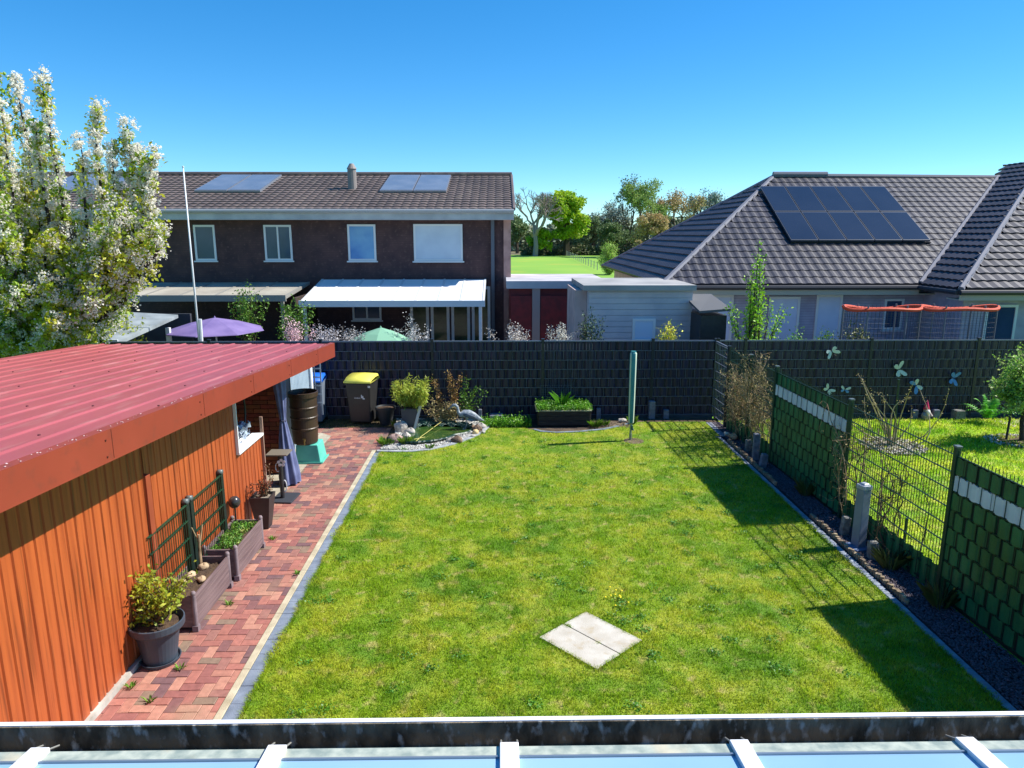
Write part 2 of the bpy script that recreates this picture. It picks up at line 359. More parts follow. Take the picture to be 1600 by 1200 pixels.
mb = MB(); ribbon(mb, [(.72,14.3),(.85,14.15),(1.15,14.06),(1.6,14.12),(2.1,14.28),(2.5,14.55),(2.85,14.85)], .07, -.05, .015, .01)
mb.build('back_bed_edging', kerb_grey, kind='structure')
# gravel round the pond
PG = [(-2.3,12.97)]+[(a, b+.02) for a, b in ARC[1:]]+[(-.6,15.2),(-2.3,15.2),(-2.2,14.3),(-2.1,13.6)]
sheet('pond_gravel_base', PG, -.006, M('gravel_base', srgb(150,148,144), srgb(104,102,98), 30, .9, bump=1, bscale=120), h=.02)
def pebbles(name, poly, n, r, mat, z, label, holes=()):
    xs = [p[0] for p in poly]; ys = [p[1] for p in poly]
    x = RNG.uniform(min(xs), max(xs), n); y = RNG.uniform(min(ys), max(ys), n); k = inpoly(x, y, poly)
    for h in holes: k &= ~inpoly(x, y, h)
    x = x[k]; y = y[k]; n = len(x); C = np.stack([x, y, np.full(n, z)+RNG.uniform(0, r*.5, n)], 1)
    O = np.array([(1,0,0),(0,1,0),(-1,0,0),(0,-1,0),(0,0,1),(0,0,-1)], float); tri = [(0,1,4),(1,2,4),(2,3,4),(3,0,4),(1,0,5),(2,1,5),(3,2,5),(0,3,5)]
    a = RNG.uniform(0, 2*pi, n); s = r*RNG.uniform(.5, 1.3, (n, 3)); s[:, 2] *= .6
    ca, sa = np.cos(a), np.sin(a); V = O[None]*s[:, None]+RNG.normal(0, r*.15, (n, 6, 3)); X = V[..., 0]*ca[:, None]-V[..., 1]*sa[:, None]; Y = V[..., 0]*sa[:, None]+V[..., 1]*ca[:, None]
    V = np.stack([X, Y, V[..., 2]], -1)+C[:, None]; nv = n*6
    me = bpy.data.meshes.new(name); F = (np.array(tri)[None]+np.arange(n)[:, None, None]*6).reshape(-1); loc = np.array([np.mean(xs), np.mean(ys), z])
    me.vertices.add(nv); me.vertices.foreach_set('co', (V-loc).astype(np.float32).ravel()); me.loops.add(len(F)); me.loops.foreach_set('vertex_index', F.astype(np.int32))
    me.polygons.add(len(F)//3); me.polygons.foreach_set('loop_start', np.arange(0, len(F), 3, dtype=np.int32)); me.update(calc_edges=True); me.materials.append(mat)
    o = bpy.data.objects.new(name, me); COL.objects.link(o); o.location = loc; o['kind'] = 'stuff'; o['label'] = label; return o
POND = [(-2.02,13.42),(-1.9,13.24),(-1.65,13.2),(-1.3,13.32),(-1.1,13.5),(-.95,13.8),(-.7,14.0),(-.6,14.25),(-.75,14.5),(-1.1,14.6),(-1.4,14.8),(-1.8,14.72),(-1.98,14.4),(-1.85,14.0),(-2.0,13.7)]
pebbles('pond_gravel', PG, 16000, .015, M('white_gravel', srgb(196,194,188), None, rough=.85, island=.45), .002, 'pale gravel chips round the small pond', holes=[POND])
pebbles('dark_gravel', [(4.43,4.5),(4.98,4.5),(4.74,14.8),(4.5,14.8)], 26000, .014, M('dark_gravel', srgb(86,78,88), None, rough=.8, island=.6), .0, 'dark purplish gravel chips along the mesh fence')
# scatter of debris in front of the back fence
pebbles('bed_debris', [(-4.0,14.5),(-2.3,14.5),(-2.3,15.2),(-4.0,15.2)], 1500, .014, M('debris', srgb(110,90,60), srgb(60,74,34), 9, .9, island=.5), -.006, 'dry leaf litter on the soil below the dark fence')
# meadow and far fields
sheet('meadow', [(-140,58),(160,58),(160,136),(-140,136)], -.045, M('meadow_green', srgb(112,158,46), srgb(130,168,52), .07, .9, c3=srgb(160,164,56), scale3=.12), h=.01)
sheet('ploughed_field', [(-220,140),(260,140),(260,300),(-220,300)], -.03, M('brown_field', srgb(118,104,84), srgb(100,96,66), .05, .95), h=.01)
sheet('side_road', [(-60,46),(60,46),(60,52),(-60,52)], -.03, M('asphalt', (.06,.06,.062), (.045,.045,.048), 3, .85, bump=.4), h=.02)
sheet('garden_paving', [(-14,15.6),(14,15.6),(14,26),(-14,26)], -.035, M('grey_paving', srgb(120,116,110), srgb(92,90,84), 1.2, .9), h=.02)

# ================================================================== FENCES
dgreen = M('green_metal', srgb(20,62,46), srgb(14,50,38), 8, .45)
gstrip = M('green_strip', srgb(30,112,74), srgb(20,82,52), 1.7, .4, bump=.3, bscale=25)
wstrip = M('white_strip', srgb(212,218,222), srgb(190,198,206), 3, .5)
ametal = M('anthracite_metal', srgb(34,40,50), srgb(26,32,40), 8, .4)
astrip = M('anthracite_strip', srgb(21,24,62), srgb(15,18,46), 3, .4, bump=.2, bscale=25)
agap_shade = M('anthracite_gap_shade', srgb(13,14,26), None, rough=.6); ggap_shade = M('green_gap_shade', srgb(8,28,20), None, rough=.7)  # near-black sheets added behind the weave: crevice shade as colour, stop light leaks
amesh = M('anthracite_wire_glint', srgb(104,112,128), None, rough=.3)  # wire colour lightened, sunlit glints put into the anthracite tone
def weave(mb, A, B, z0, rows, rh, mis, amp=.016, per=.18, phase=0.0, back=1, bmi=None):
    A = np.array(A, float); B = np.array(B, float); L = np.linalg.norm(B-A); t = (B-A)/L; nrm = np.array([t[1], -t[0]])
    n = int(L/(per/10)); s = np.linspace(0, L, n+1)
    for r in range(rows):
        f = np.cos(2*pi*s/per+phase+pi*r)-back*.62*(bmi is not None); f = np.sign(f)*np.minimum(np.abs(f), 1)**.45*amp*(1+.12*np.sin(s*3.1+r*2.3))
        x = A[0]+t[0]*s+nrm[0]*f; y = A[1]+t[1]*s+nrm[1]*f
        z = np.full(n+1, z0+r*rh+.004)+.012*(1-np.abs(np.cos(2*pi*s/per+phase+pi*r)))**2; z = z+.003*np.sin(s*2.1+r*1.7); zt = z0+(r+1)*rh-.006-.018*(1-np.abs(np.cos(2*pi*s/per+phase+pi*r)))**2
        V = np.concatenate([np.stack([x, y, z], 1), np.stack([x, y, zt], 1)])
        mb.add(V, [(i, i+1, n+1+i+1, n+1+i) for i in range(n)], mis[r] if r < len(mis) else 0)
    if bmi is not None:  # added dark sheet that paints the shade in the weave gaps
        q = nrm*back*amp*.45; q2 = nrm*back*(amp*.45+.004); z1 = z0+rows*rh
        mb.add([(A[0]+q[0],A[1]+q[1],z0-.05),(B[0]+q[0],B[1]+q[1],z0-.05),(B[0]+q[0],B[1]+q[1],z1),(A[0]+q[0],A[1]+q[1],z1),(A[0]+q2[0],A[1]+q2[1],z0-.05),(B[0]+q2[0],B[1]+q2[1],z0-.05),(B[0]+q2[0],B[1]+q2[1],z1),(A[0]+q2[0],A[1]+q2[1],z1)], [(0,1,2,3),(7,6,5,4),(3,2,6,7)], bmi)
        for r in range(rows):
            if r < len(mis) and mis[r] == 1:
                q = nrm*back*amp*.36; za, zb = z0+r*rh+.012, z0+(r+1)*rh-.012; mb.add([(A[0]+q[0],A[1]+q[1],za),(B[0]+q[0],B[1]+q[1],za),(B[0]+q[0],B[1]+q[1],zb),(A[0]+q[0],A[1]+q[1],zb)], [(0,1,2,3)], 1)
def wires(mb, A, B, z0, z1, hz, per=.05, r=.0028, stick=.02, dbl=.0035):
    A = np.array(A, float); B = np.array(B, float); L = np.linalg.norm(B-A); t = (B-A)/L; n = int(L/per); ang = atan2(t[1], t[0]); R = Matrix.Rotation(ang, 3, 'Z')
    for i in range(n+1):
        p = A+t*(i*per+(L-n*per)/2); mb.box((p[0], p[1], (z0+z1)/2+stick/2), (r*2, r*2, z1-z0+stick), R)
    c = (A+B)/2; nv = np.array([t[1], -t[0]])
    for z in hz:
        for sgn in (-1, 1):
            q = c+nv*dbl*sgn*1.7; mb.box((q[0], q[1], z), (L, r*2.2, r*3), R)
def post(name, p, h, root, mat, capmat, d=.06, ang=0):
    mb = MB(); R = Matrix.Rotation(ang, 3, 'Z'); mb.box((p[0], p[1], h/2), (d, d, h), R, mi=0)
    o = mb.build(name, mat, root, bevel=.004)
    mb = MB(); mb.box((p[0], p[1], h+.012), (d*1.25, d*1.25, .024), R); c = mb.build('post_cap', capmat, o, bevel=.006)
    return o
# back fence, anthracite
def dark_fence(x0, posts, loc, label, ymat=15.3):
    root = empty('privacy_fence', loc, label, 'fence')
    for a, b in zip(posts[:-1], posts[1:]):
        mb = MB(); weave(mb, (a+.03, ymat), (b-.03, ymat), .06, 8, .205, [0]*8, phase=a, back=-1, bmi=1)
        pn = mb.build('privacy_panel', [astrip, agap_shade], root)
        mb = MB(); wires(mb, (a+.03, ymat), (b-.03, ymat), .05, 1.70, [.06+.205*k for k in range(9)], per=.1, r=.003, stick=.01, dbl=.0115)
        mb.bb((a+.02, ymat-.014, 1.705), (b-.02, ymat+.014, 1.722)); mb.build('wire_mesh', amesh, pn)
    for a in posts: post('post', (a, ymat), 1.74, root, ametal, ametal)
    mb = MB(); mb.bb((posts[0], ymat-.025, -.05), (posts[-1], ymat+.025, .05)); mb.build('kickboard_light_stop', M('dark_concrete', srgb(70,70,72), srgb(54,54,58), 5, .9), root)
    return root
dark_fence(0, [-8.6,-6.3,-3.9,-1.49,.92,3.33,4.72], (.0,15.3,0), 'long dark anthracite woven privacy fence behind the bins and pond')
dark_fence(0, [4.76,5.36,8.14,10.52,12.93,15.3,17.7,20.1], (10.5,15.3,0), 'dark anthracite woven fence behind the neighbour lawn with butterflies on it')
# short dark panel running back from the corner, then the green fence
FX = lambda y: 4.93-(y-7.27)*(.21/7.08)
root = empty('corner_fence', (4.71,14.85,0), 'short dark open wire panel closing the corner beside the brushwood', 'fence')
mb = MB(); wires(mb, (4.70,15.26), (FX(14.38),14.38), .05, 1.68, [.06+.2*k for k in range(9)], per=.1, stick=.01); mb.box((4.708,14.82,1.7), (.03,.9,.02)); mb.build('wire_mesh', amesh, root)
post('post', (4.71,14.36), 1.72, root, ametal, ametal)
root = empty('mesh_fence', (FX(9.5),9.5,0), 'green double-wire mesh fence with woven green and white privacy panels', 'fence')
hz = [.05+.2*k for k in range(9)]
def fp(y): return (FX(y), y)
PY = [2.6, 5.0, 7.27, 9.5, 12.0, 13.2, 14.33]
capm = M('post_cap_grey', srgb(90,100,100), None, rough=.4)
for y in PY[:-1]:
    post('post', fp(y), 1.74, root, dgreen, capm, d=.055)
def seg(y0, y1, full):
    a, b = fp(y0+.035), fp(y1-.035)
    mb = MB(); wires(mb, a, b, .03, 1.68, hz, stick=.03); fr = mb.build('wire_mesh', dgreen, root)
    mb = MB()
    if full: weave(mb, a, b, .05, 8, .2, [0,0,0,0,0,0,1,0], bmi=2); mb.build('woven_strip', [gstrip, wstrip, ggap_shade], fr)
    else: weave(mb, a, b, .05, 1, .2, [0]); mb.v[0][:, 2] = np.where(mb.v[0][:, 2] > .15, .34, 0); mb.build('woven_strip', [gstrip, wstrip], fr)
mb = MB(); mb.add([(FX(2.6)+.01,2.6,-.06),(FX(2.6)+.05,2.6,-.06),(FX(14.3)+.05,14.3,-.06),(FX(14.3)+.01,14.3,-.06),(FX(2.6)+.01,2.6,.07),(FX(2.6)+.05,2.6,.07),(FX(14.3)+.05,14.3,.07),(FX(14.3)+.01,14.3,.07)], [(0,3,2,1),(4,5,6,7),(0,1,5,4),(1,2,6,5),(2,3,7,6),(3,0,4,7)]); mb.build('kickboard_light_stop', M('dark_concrete', srgb(70,70,72), srgb(54,54,58), 5, .9), root)  # board added to keep sunlight from leaking under the panels
seg(2.6, 5.0, True); seg(5.0, 7.27, True); seg(7.27, 9.5, False); seg(9.5, 12.0, True); seg(12.0, 13.2, False); seg(13.2, 14.33, False)
# short green posts/rods on the neighbour's side (stakes seen through the mesh)
mb = MB(); mb.tube([(5.1,8.3,0),(5.1,8.3,.5)], .018, 6); o = mb.build('green_stake', dgreen, loc=(5.1,8.3,0)); tag(o, 'short green stake behind the open mesh near the capped post', 'stake')
mb = MB(); mb.tube([(7.72,13.29,0),(7.68,13.29,1.22)], .022, 6); mb.tube([(7.68,13.29,1.22),(7.68,13.29,1.25)], .028, 6); o = mb.build('plant_stake', dgreen, loc=(7.7,13.29,0)); tag(o, 'tall green stake standing in the bare branched shrub', 'stake')

# ================================================================== SHED
def wood_mat(name, base, dark, groove):
    m = M(name, base, dark, 2.0, .42, stretch=(3, 9, .4), detail=10, lo=.40, hi=.66, c3=groove, scale3=3.2, bump=.1, bscale=14)
    return m
wood = wood_mat('woodgrain_steel', (.43,.094,.024), (.32,.062,.017), (.17,.034,.010))
redtrim = M('red_brown_trim', (.30,.060,.025), (.26,.05,.022), 5, .45)
fasc = M('fascia_red', (.27,.045,.024), (.24,.040,.021), 2, .45, c3=(.20,.040,.024), scale3=9)
rroof = M('roof_red', (.39,.088,.095), (.33,.074,.08), .9, .42, spec=.45, c3=(.40,.15,.14), scale3=3, detail=10, stretch=(4,.5,1))
white = M('white_paint', (.78,.79,.80), (.66,.68,.70), 4, .5)
black = M('black_plastic', (.018,.018,.02), (.028,.028,.03), 10, .45)
zr = lambda y: 2.60-.0625*(y-4.1)      # roof height along the shed
root = empty('garden_shed', (-5.2,7,0), 'long garden shed of orange wood-grain metal sheets under a red ribbed roof', 'shed')
def ribwall(mb, x, ya, yb, zb, zt, pitch=.125, depth=.014, gw=.028):
    y = ya; P = []
    while y < yb-1e-6:
        e = min(y+pitch, yb); P += [(y+.002, x), (e-gw, x), (e-gw+.008, x-depth), (e-.006, x-depth)]; y = e
    P.append((yb, x)); n = len(P); V = [(p[1], p[0], zb) for p in P]+[(p[1], p[0], (zt(p[0]) if callable(zt) else zt)) for p in P]
    mb.add(V, [(i, i+1, n+i+1, n+i) for i in range(n-1)])
mb = MB(); ribwall(mb, -3.46, .6, 6.59, .05, lambda y: zr(y)-.06); ribwall(mb, -3.50, 6.68, 9.07, .05, lambda y: zr(y)-.06); ribwall(mb, -3.50, 9.07, 10.02, .05, 1.13)
mb.bb((-3.53,.6,.05),(-3.51,9.05,2.2)); mb.bb((-7.2,.6,.05),(-3.5,.64,2.6)); mb.bb((-7.2,.6,.05),(-7.16,12.4,2.05)); mb.build('wall', wood, root)
mb = MB(); mb.bb((-3.53,6.59,.05),(-3.44,6.68,1.70)); mb.build('corner_trim', redtrim, root, bevel=.004)
mb = MB(); mb.bb((-3.505,10.022,.02),(-3.465,10.05,1.40)); mb.build('corner_post', M('post_greybrown', srgb(150,120,104), None, rough=.7), root)
mb = MB(); mb.bb((-3.62,9.05,1.13),(-3.455,10.02,1.165)); mb.bb((-3.53,9.05,1.165),(-3.46,9.075,2.2)); mb.build('window_sill', white, root, bevel=.003)
mb = MB(); mb.bb((-3.55,.6,-.05),(-3.425,6.2,.05)); mb.bb((-3.55,6.2,-.05),(-3.445,10.05,.05)); mb.build('footing', M('footing', srgb(190,188,180), srgb(150,146,136), 6, .8), root)
# roof sheet: trapezoid ribs running front to back
prof = []; x = -7.35; pw = .29
while x < -3.05:
    prof += [(x,0),(x+.21,0),(x+.235,.013),(x+.268,.013)]; x += pw
prof.append((-3.02,0)); n = len(prof); V = []
ys = [.4, 4.5, 8.6, 12.66]
for k, yy in enumerate(ys): V += [(p[0], yy, zr(yy)+p[1]) for p in prof]
F = [(j*n+i, j*n+i+1, (j+1)*n+i+1, (j+1)*n+i) for j in range(3) for i in range(n-1)]
mb = MB(); mb.add(V, F); V2 = [(v[0], v[1], v[2]-.004) for v in V]; mb.add(V2, [f[::-1] for f in F])
rf = mb.build('roof', rroof, root)
mb = MB()
for yy in (1.4,2.6,3.8,5.0,6.2,7.4,8.6,9.8,11.0,12.2):
    for k in range(15):
        if (k+int(yy)) % 2: continue
        xx = -7.35+pw*k+.24; mb.lathe([(.012,0),(.012,.006),(.006,.009)], (xx, yy, zr(yy)+.028), 6)
mb.build('roof_screws', M('screw', srgb(90,40,44), None, rough=.5), rf)
mb = MB()
V = []
for yy in (.4, 12.68):
    z = zr(yy); V += [(-3.055,yy,z+.022),(-2.985,yy,z+.015),(-2.985,yy,z-.235),(-3.02,yy,z-.235),(-3.02,yy,z-.215),(-3.0,yy,z-.215),(-3.0,yy,z+.005),(-3.055,yy,z+.012)]
mb.add(V, [(i, (i+1) % 8, 8+(i+1) % 8, 8+i) for i in range(8)]+[tuple(range(8))[::-1], tuple(range(8, 16))])
z = zr(12.67); mb.bb((-7.36,12.66,z-.22),(-3.0,12.68,z-.012)); fa = mb.build('fascia', fasc, root)
mb = MB()
for yy in (3.2,5.2,6.9,8.35,9.9,11.4):
    for dz in (-.06,-.19): mb.box((-2.983,yy,zr(yy)+dz),(.006,.014,.014))
    mb.box((-2.984,yy+.09,zr(yy)-.11),(.002,.004,.23))
mb.build('fascia_screws', M('dark_screw', srgb(70,24,18), None, rough=.5), fa)
# chipped paint along the roof edge
mb = MB()
for k in range(130):
    yy = 3.2+9*random.random(); s = random.uniform(.004,.02); mb.box((-3.02+random.uniform(-.03,.025),yy,zr(yy)+.0215),(s*.5,s,.002), Matrix.Rotation(random.random(),3,'Z'))
mb.build('paint_chips', M('chipped', srgb(214,190,186), None, rough=.8), fa, kind='stuff')
mb = MB(); 
for yy in (.6,3.6,6.6,9.6,12.55): mb.bb((-7.2,yy,zr(yy)-.2),(-3.03,yy+.08,zr(yy)-.02))
mb.build('roof_beams', M('beam', srgb(92,60,36), srgb(70,44,26), 4, .8), root)
# brick back wall in the doorway
brickm = M('inner_brick', srgb(134,66,36), srgb(104,48,28), 5, .85, island=.3)
mb = MB()
for r in range(26):
    x = -5.1+(.12 if r % 2 else 0)
    while x < -3.66: mb.bb((x,11.55,.02+r*.075),(min(x+.235,-3.62),11.66,.02+r*.075+.066)); x += .245
for r in range(26):
    y = 10.1
    while y < 11.5: mb.bb((-4.96,y,.02+r*.075),(-4.85,y+.235,.02+r*.075+.066)); y += .245
mb.build('brick_wall', brickm, root)
mb = MB(); mb.bb((-5.05,9.0,0),(-4.98,10.05,2.1)); mb.bb((-5.0,8.96,0),(-3.54,9.0,2.2)); mb.bb((-4.97,10.06,0),(-3.62,10.09,1.13)); mb.build('inner_lining', M('lining', srgb(70,56,44), None, rough=.9), root)
# things seen in the shed window
R = Matrix.Rotation(pi/2, 3, 'Y'); a = np.linspace(0, 2*pi, 33)
mb = MB(); mb.tube(np.stack([0*a-3.66, 9.56+.36*np.cos(a), 1.55+.42*np.sin(a)], 1), .014, 6, caps=False); o = mb.build('black_hoop', black, loc=(-3.66,9.56,1.2)); tag(o, 'large thin black hoop leaning in the open shed window', 'hoop')
mb = MB()
for k in range(10):
    n = 7; g = [(x_, y_) for x_ in range(n) for y_ in range(n)]
    cx, cy, cz = -3.72+random.uniform(-.05,.1), 9.3+random.random()*.5, 1.2+random.random()*.16
    V = [(cx+(i-3)*.03+random.uniform(-.02,.02), cy+(j-3)*.045+random.uniform(-.02,.02), cz+random.uniform(-.05,.07)) for i, j in g]
    mb.add(V, [(i*n+j, (i+1)*n+j, (i+1)*n+j+1, i*n+j+1) for i in range(n-1) for j in range(n-1)])
o = mb.build('crumpled_sheet', M('clear_plastic', srgb(200,212,226), srgb(120,132,150), 12, .25, spec=.8), loc=(-3.7,9.5,1.17)); tag(o, 'crumpled shiny plastic sheeting heaped on the shed window sill', 'plastic sheet')
# curtain, tied in the middle
mb = MB(); zs = np.linspace(.02, 1.84, 30); nn = 40; V = []
for z in zs:
    tt = abs(z-1.06); wd = .04+(.105*min(tt/.9,1)**.8 if z < 1.06 else .05*min(tt/.6,1)); off = (.05*(1.06-z)/1.04 if z < 1.06 else -.02*(z-1.06)/.8)
    for j in range(nn):
        a = 2*pi*j/nn; rr = 1+.22*sin(7*a+z*1.5); V.append((-3.50+off+wd*rr*cos(a), 11.1+wd*1.1*rr*sin(a), z))
mb.add(V, [(i*nn+j, i*nn+(j+1) % nn, (i+1)*nn+(j+1) % nn, (i+1)*nn+j) for i in range(29) for j in range(nn)])
cu = mb.build('door_curtain', M('curtain_blue', srgb(112,120,158), srgb(88,96,134), 6, .8), loc=(-3.5,11.1,0), smooth=True); tag(cu, 'grey-blue curtain tied in the middle hanging at the shed doorway', 'curtain')
mb = MB(); mb.lathe([(.046,1.04),(.056,1.06),(.046,1.08)], (-3.5,11.1,0), 20, sy=1.1); mb.build('tie_band', M('band', srgb(60,64,90), None, rough=.8), cu)
# neighbouring blue-grey metal hut with downpipe, beyond the roof end
bm = M('blue_grey_sheet', srgb(158,176,190), srgb(138,158,174), 2, .5)
root = empty('metal_hut', (-5.2,13.6,0), 'pale blue-grey corrugated hut behind the water barrel', 'hut')
mb = MB(); ribwall(mb, -3.9, 12.95, 14.2, 0, 1.72, .09, .012, .03); mb.bb((-6.6,12.95,0),(-3.92,14.2,1.70)); mb.build('wall', bm, root)
mb = MB(); mb.bb((-6.7,12.9,1.722),(-3.85,14.25,1.75)); mb.build('roof', bm, root)
mb = MB(); mb.tube([(-3.87,14.26,.02),(-3.87,14.26,1.72)], .035, 10); mb.build('downpipe', white, root, smooth=True)
mb = MB()
for k in range(7): mb.bb((-3.98,14.4,.55+k*.18),(-3.72,14.42,.575+k*.18))
for xx in (-3.98,-3.86,-3.73): mb.bb((xx,14.42,.3),(xx+.025,14.44,1.72))
o = mb.build('trellis_rack', M('grey_trellis', srgb(120,132,146), None, rough=.6), loc=(-3.86,14.42,0)); tag(o, 'grey trellis rack between the hut downpipe and the blue-lidded bin', 'trellis')

# ================================================================== THINGS ALONG THE SHED
leafg = M('leaf_green', srgb(110,150,44), srgb(70,116,34), 4, .5, island=.35, transl=.3)
leafy_y = M('leaf_yellow', srgb(176,176,50), srgb(128,150,44), 6, .5, island=.35, transl=.35)
leafb = M('leaf_bronze', srgb(168,128,70), srgb(128,104,56), 6, .6, island=.35, transl=.2)
leafpale = M('leaf_pale', srgb(196,180,128), srgb(160,140,92), 6, .7, island=.3, transl=.2)
bright = M('leaf_bright', srgb(116,172,40), srgb(84,140,32), 6, .5, island=.35, transl=.35)
twig = M('twig', srgb(120,98,70), srgb(84,66,46), 9, .8)
twigp = M('twig_pale', srgb(176,150,112), srgb(126,104,76), 9, .8, island=.25)
bark = M('bark', srgb(84,72,58), srgb(56,48,40), 9, .9, bump=.8, bscale=40)
plank = M('purple_grey_plank', srgb(128,108,108), srgb(98,80,82), 3, .55, stretch=(3,.6,14), island=.1, bump=.2, bscale=30)
plankp = M('purple_grey_post', srgb(140,124,128), srgb(112,98,102), 5, .55)
bedsoil = M('bed_soil', srgb(60,44,34), srgb(92,72,52), 12, .95, bump=1, bscale=70)
def mound(mb, x0, x1, y0, y1, z, amp=.03, n=14, m=14, seed=1):
    rg = np.random.default_rng(seed); V = []
    for i in range(n+1):
        for j in range(m+1): V.append((x0+(x1-x0)*i/n, y0+(y1-y0)*j/m, z+rg.normal(0, amp*.4)+amp*sin(3*i/n)*sin(3*j/m)))
    mb.add(V, [(i*(m+1)+j, (i+1)*(m+1)+j, (i+1)*(m+1)+j+1, i*(m+1)+j+1) for i in range(n) for j in range(m)])
def planter(loc, L, label):
    x0, y0 = loc; W = .36; root = empty('raised_planter', (x0, y0, 0), label, 'planter', 'raised planters against the shed wall')
    for nm, a, b in (('side_board', (x0-.012,y0,.04),(x0+.012,y0+L,.385)), ('side_board', (x0-W-.012,y0,.04),(x0-W+.012,y0+L,.385)), ('end_board', (x0-W,y0-.012,.04),(x0,y0+.012,.385)), ('end_board', (x0-W,y0+L-.012,.04),(x0,y0+L+.012,.385))):
        mb = MB(); mb.bb(a, b); mb.build(nm, plank, root, bevel=.004)
    for xx in (x0, x0-W):
        for yy in (y0, y0+L):
            mb = MB(); mb.tube([(xx,yy,0),(xx,yy,.385),(xx,yy,.40)], [.024,.024,.018], 12); mb.lathe([(.004,.44),(.018,.435),(.026,.42),(.026,.40),(.02,.388)][::-1], (xx,yy,0), 14); mb.box((xx,yy,.03), (.06,.06,.06)); mb.build('corner_post', plankp, root, smooth=False)
    mb = MB(); mound(mb, x0-W+.014, x0-.014, y0+.014, y0+L-.014, .30, .03, seed=int(y0*7)); mb.build('soil', bedsoil, root, smooth=True)
    return root
planter((-3.14,6.68), .92, 'grey-brown plastic planter with bare dark soil and pale stones, nearer of the two')
planter((-3.11,7.77), .89, 'grey-brown plastic planter overgrown with green seedlings, farther of the two')
for i, (x, y, r, l) in enumerate([(-3.34,7.42,.052,'round pale stone near the far left edge of the bare planter soil'),(-3.4,7.22,.048,'small round stone in the middle of the bare planter'),(-3.42,7.02,.058,'pale stone by the yellow-leaved bush in the bare planter'),(-3.24,7.12,.045,'flat pale stone lying nearest the path side of the bare planter')]):
    mb = MB(); rock(mb, (x, y, .345), r, i+3, (1,1.2,.7)); o = mb.build('stone', M('tan_stone', srgb(196,172,140), srgb(164,138,108), 12, .8, bump=.3), loc=(x, y, .31), smooth=True); tag(o, l, 'stone', 'stones on the planter soil')
# seedlings in the second planter
C = np.stack([RNG.uniform(-3.44,-3.14,2600), RNG.uniform(7.8,8.63,2600), .32+np.abs(RNG.normal(0,.035,2600))], 1)
C = C[vnoise(C[:,0], C[:,1], 7, 4) > .35]
o = fast('seedlings', leafquads(C, .035, asp=.45), 4, M('seedling', srgb(112,158,52), srgb(80,132,44), 8, .5, island=.4, transl=.3, c3=srgb(190,186,110), scale3=9), loc=(-3.3,8.2,.3), kind='stuff'); st(o, 'green seedlings and weeds covering the farther planter')
# small mesh trellis behind planters
root = empty('trellis_fence', (-3.45,7.4,0), 'low green mesh trellis on dark posts between planters and shed', 'trellis')
for (a, b) in ((6.50,7.36),(7.53,8.36)):
    mb = MB(); wires(mb, (-3.44,a), (-3.44,b), .3, 1.10, [.33,.52,.72,.92,1.10], per=.05, r=.003, stick=.0, dbl=.005); mb.build('wire_mesh', M('dark_green_wire', srgb(26,70,48), srgb(18,50,36), 6, .4), root)
for y in (7.40,7.50,8.38):
    mb = MB(); mb.box((-3.46,y,.56), (.05,.07,1.12)); p_ = mb.build('post', M('near_black_green', srgb(18,34,30), None, rough=.5), root, bevel=.004)
    mb = MB(); mb.tube([(-3.49,y,1.125),(-3.43,y,1.125)], .034, 12); mb.build('post_cap', capm, p_, smooth=True)
mb = MB(); mb.tube([(-3.38,7.45,.1),(-3.385,7.46,.5),(-3.37,7.44,.72)], [.02,.016,.012], 7); mb.tube([(-3.385,7.46,.55),(-3.36,7.53,.8)], [.012,.007], 6); mb.tube([(-3.38,7.45,.62),(-3.42,7.4,.82)], [.01,.006], 6)
o = mb.build('cut_branch', twigp, loc=(-3.38,7.45,.1)); tag(o, 'bare forked cut branch standing in the corner between the planters', 'branch')
# big round pot with bush
def pot(name, c, prof, mat, label, n=32, soilr=None, soilz=None, cat='flower pot', sy=1):
    root = empty(name, c, label, cat)
    mb = MB(); mb.lathe(prof, c, n, sy=sy); mb.build('pot_body', mat, root, smooth=False)
    if soilr: mb = MB(); mb.lathe([(.001, soilz+.02), (soilr*.5, soilz+.015), (soilr, soilz)][::-1], c, n, caps=False, sy=sy); mb.build('soil', bedsoil, root)
    return root
greypot = M('grey_pot', srgb(66,76,88), srgb(56,64,76), 3, .5)
r = pot('flower_pot', (-3.27,6.17,0), [(.145,.02),(.15,.03),(.195,.33),(.225,.335),(.245,.36),(.248,.42),(.236,.425),(.225,.40),(.205,.34)], greypot, 'large round slate grey pot holding a bush with yellow-green leaves', soilr=.21, soilz=.37)
mb = MB(); mb.lathe([(.17,.0),(.185,.035),(.175,.035),(.16,.012)], (-3.27,6.17,0), 28); mb.build('saucer', greypot, r)
def shrub(name, c, tips, label, cat, lm, ls, nl, spread, sm=twig, r0=.012, bow=.05, t0=.3, loc=None, group=None, leafname='leaves', r1=.003, asp=.5, jit=.01):
    root = empty(name, loc or c, label, cat, group); P = []
    mb = MB()
    for t in tips:
        cc = np.array(c)+RNG.normal(0, .02, 3)*[1,1,0]; q = curve(cc, t, tuple(RNG.normal(0, bow, 3)), 8, jit); P.append(q); mb.tube(q, np.linspace(r0, r1, 8), 5)
    mb.build('stems', sm, root)
    if nl: C = along(P, nl, spread, t0); fast(leafname, leafquads(C, ls, asp=asp), 4, lm, root)
    return root, P
T = [(-3.27+RNG.uniform(-.24,.3), 6.2+RNG.uniform(-.25,.3), RNG.uniform(.55,.86)) for _ in range(26)]
shrub('potted_bush', (-3.27,6.19,.37), T, 'bushy plant with toothed yellow-green leaves growing in the round grey pot', 'bush', leafy_y, .055, 46, .035, t0=.45)
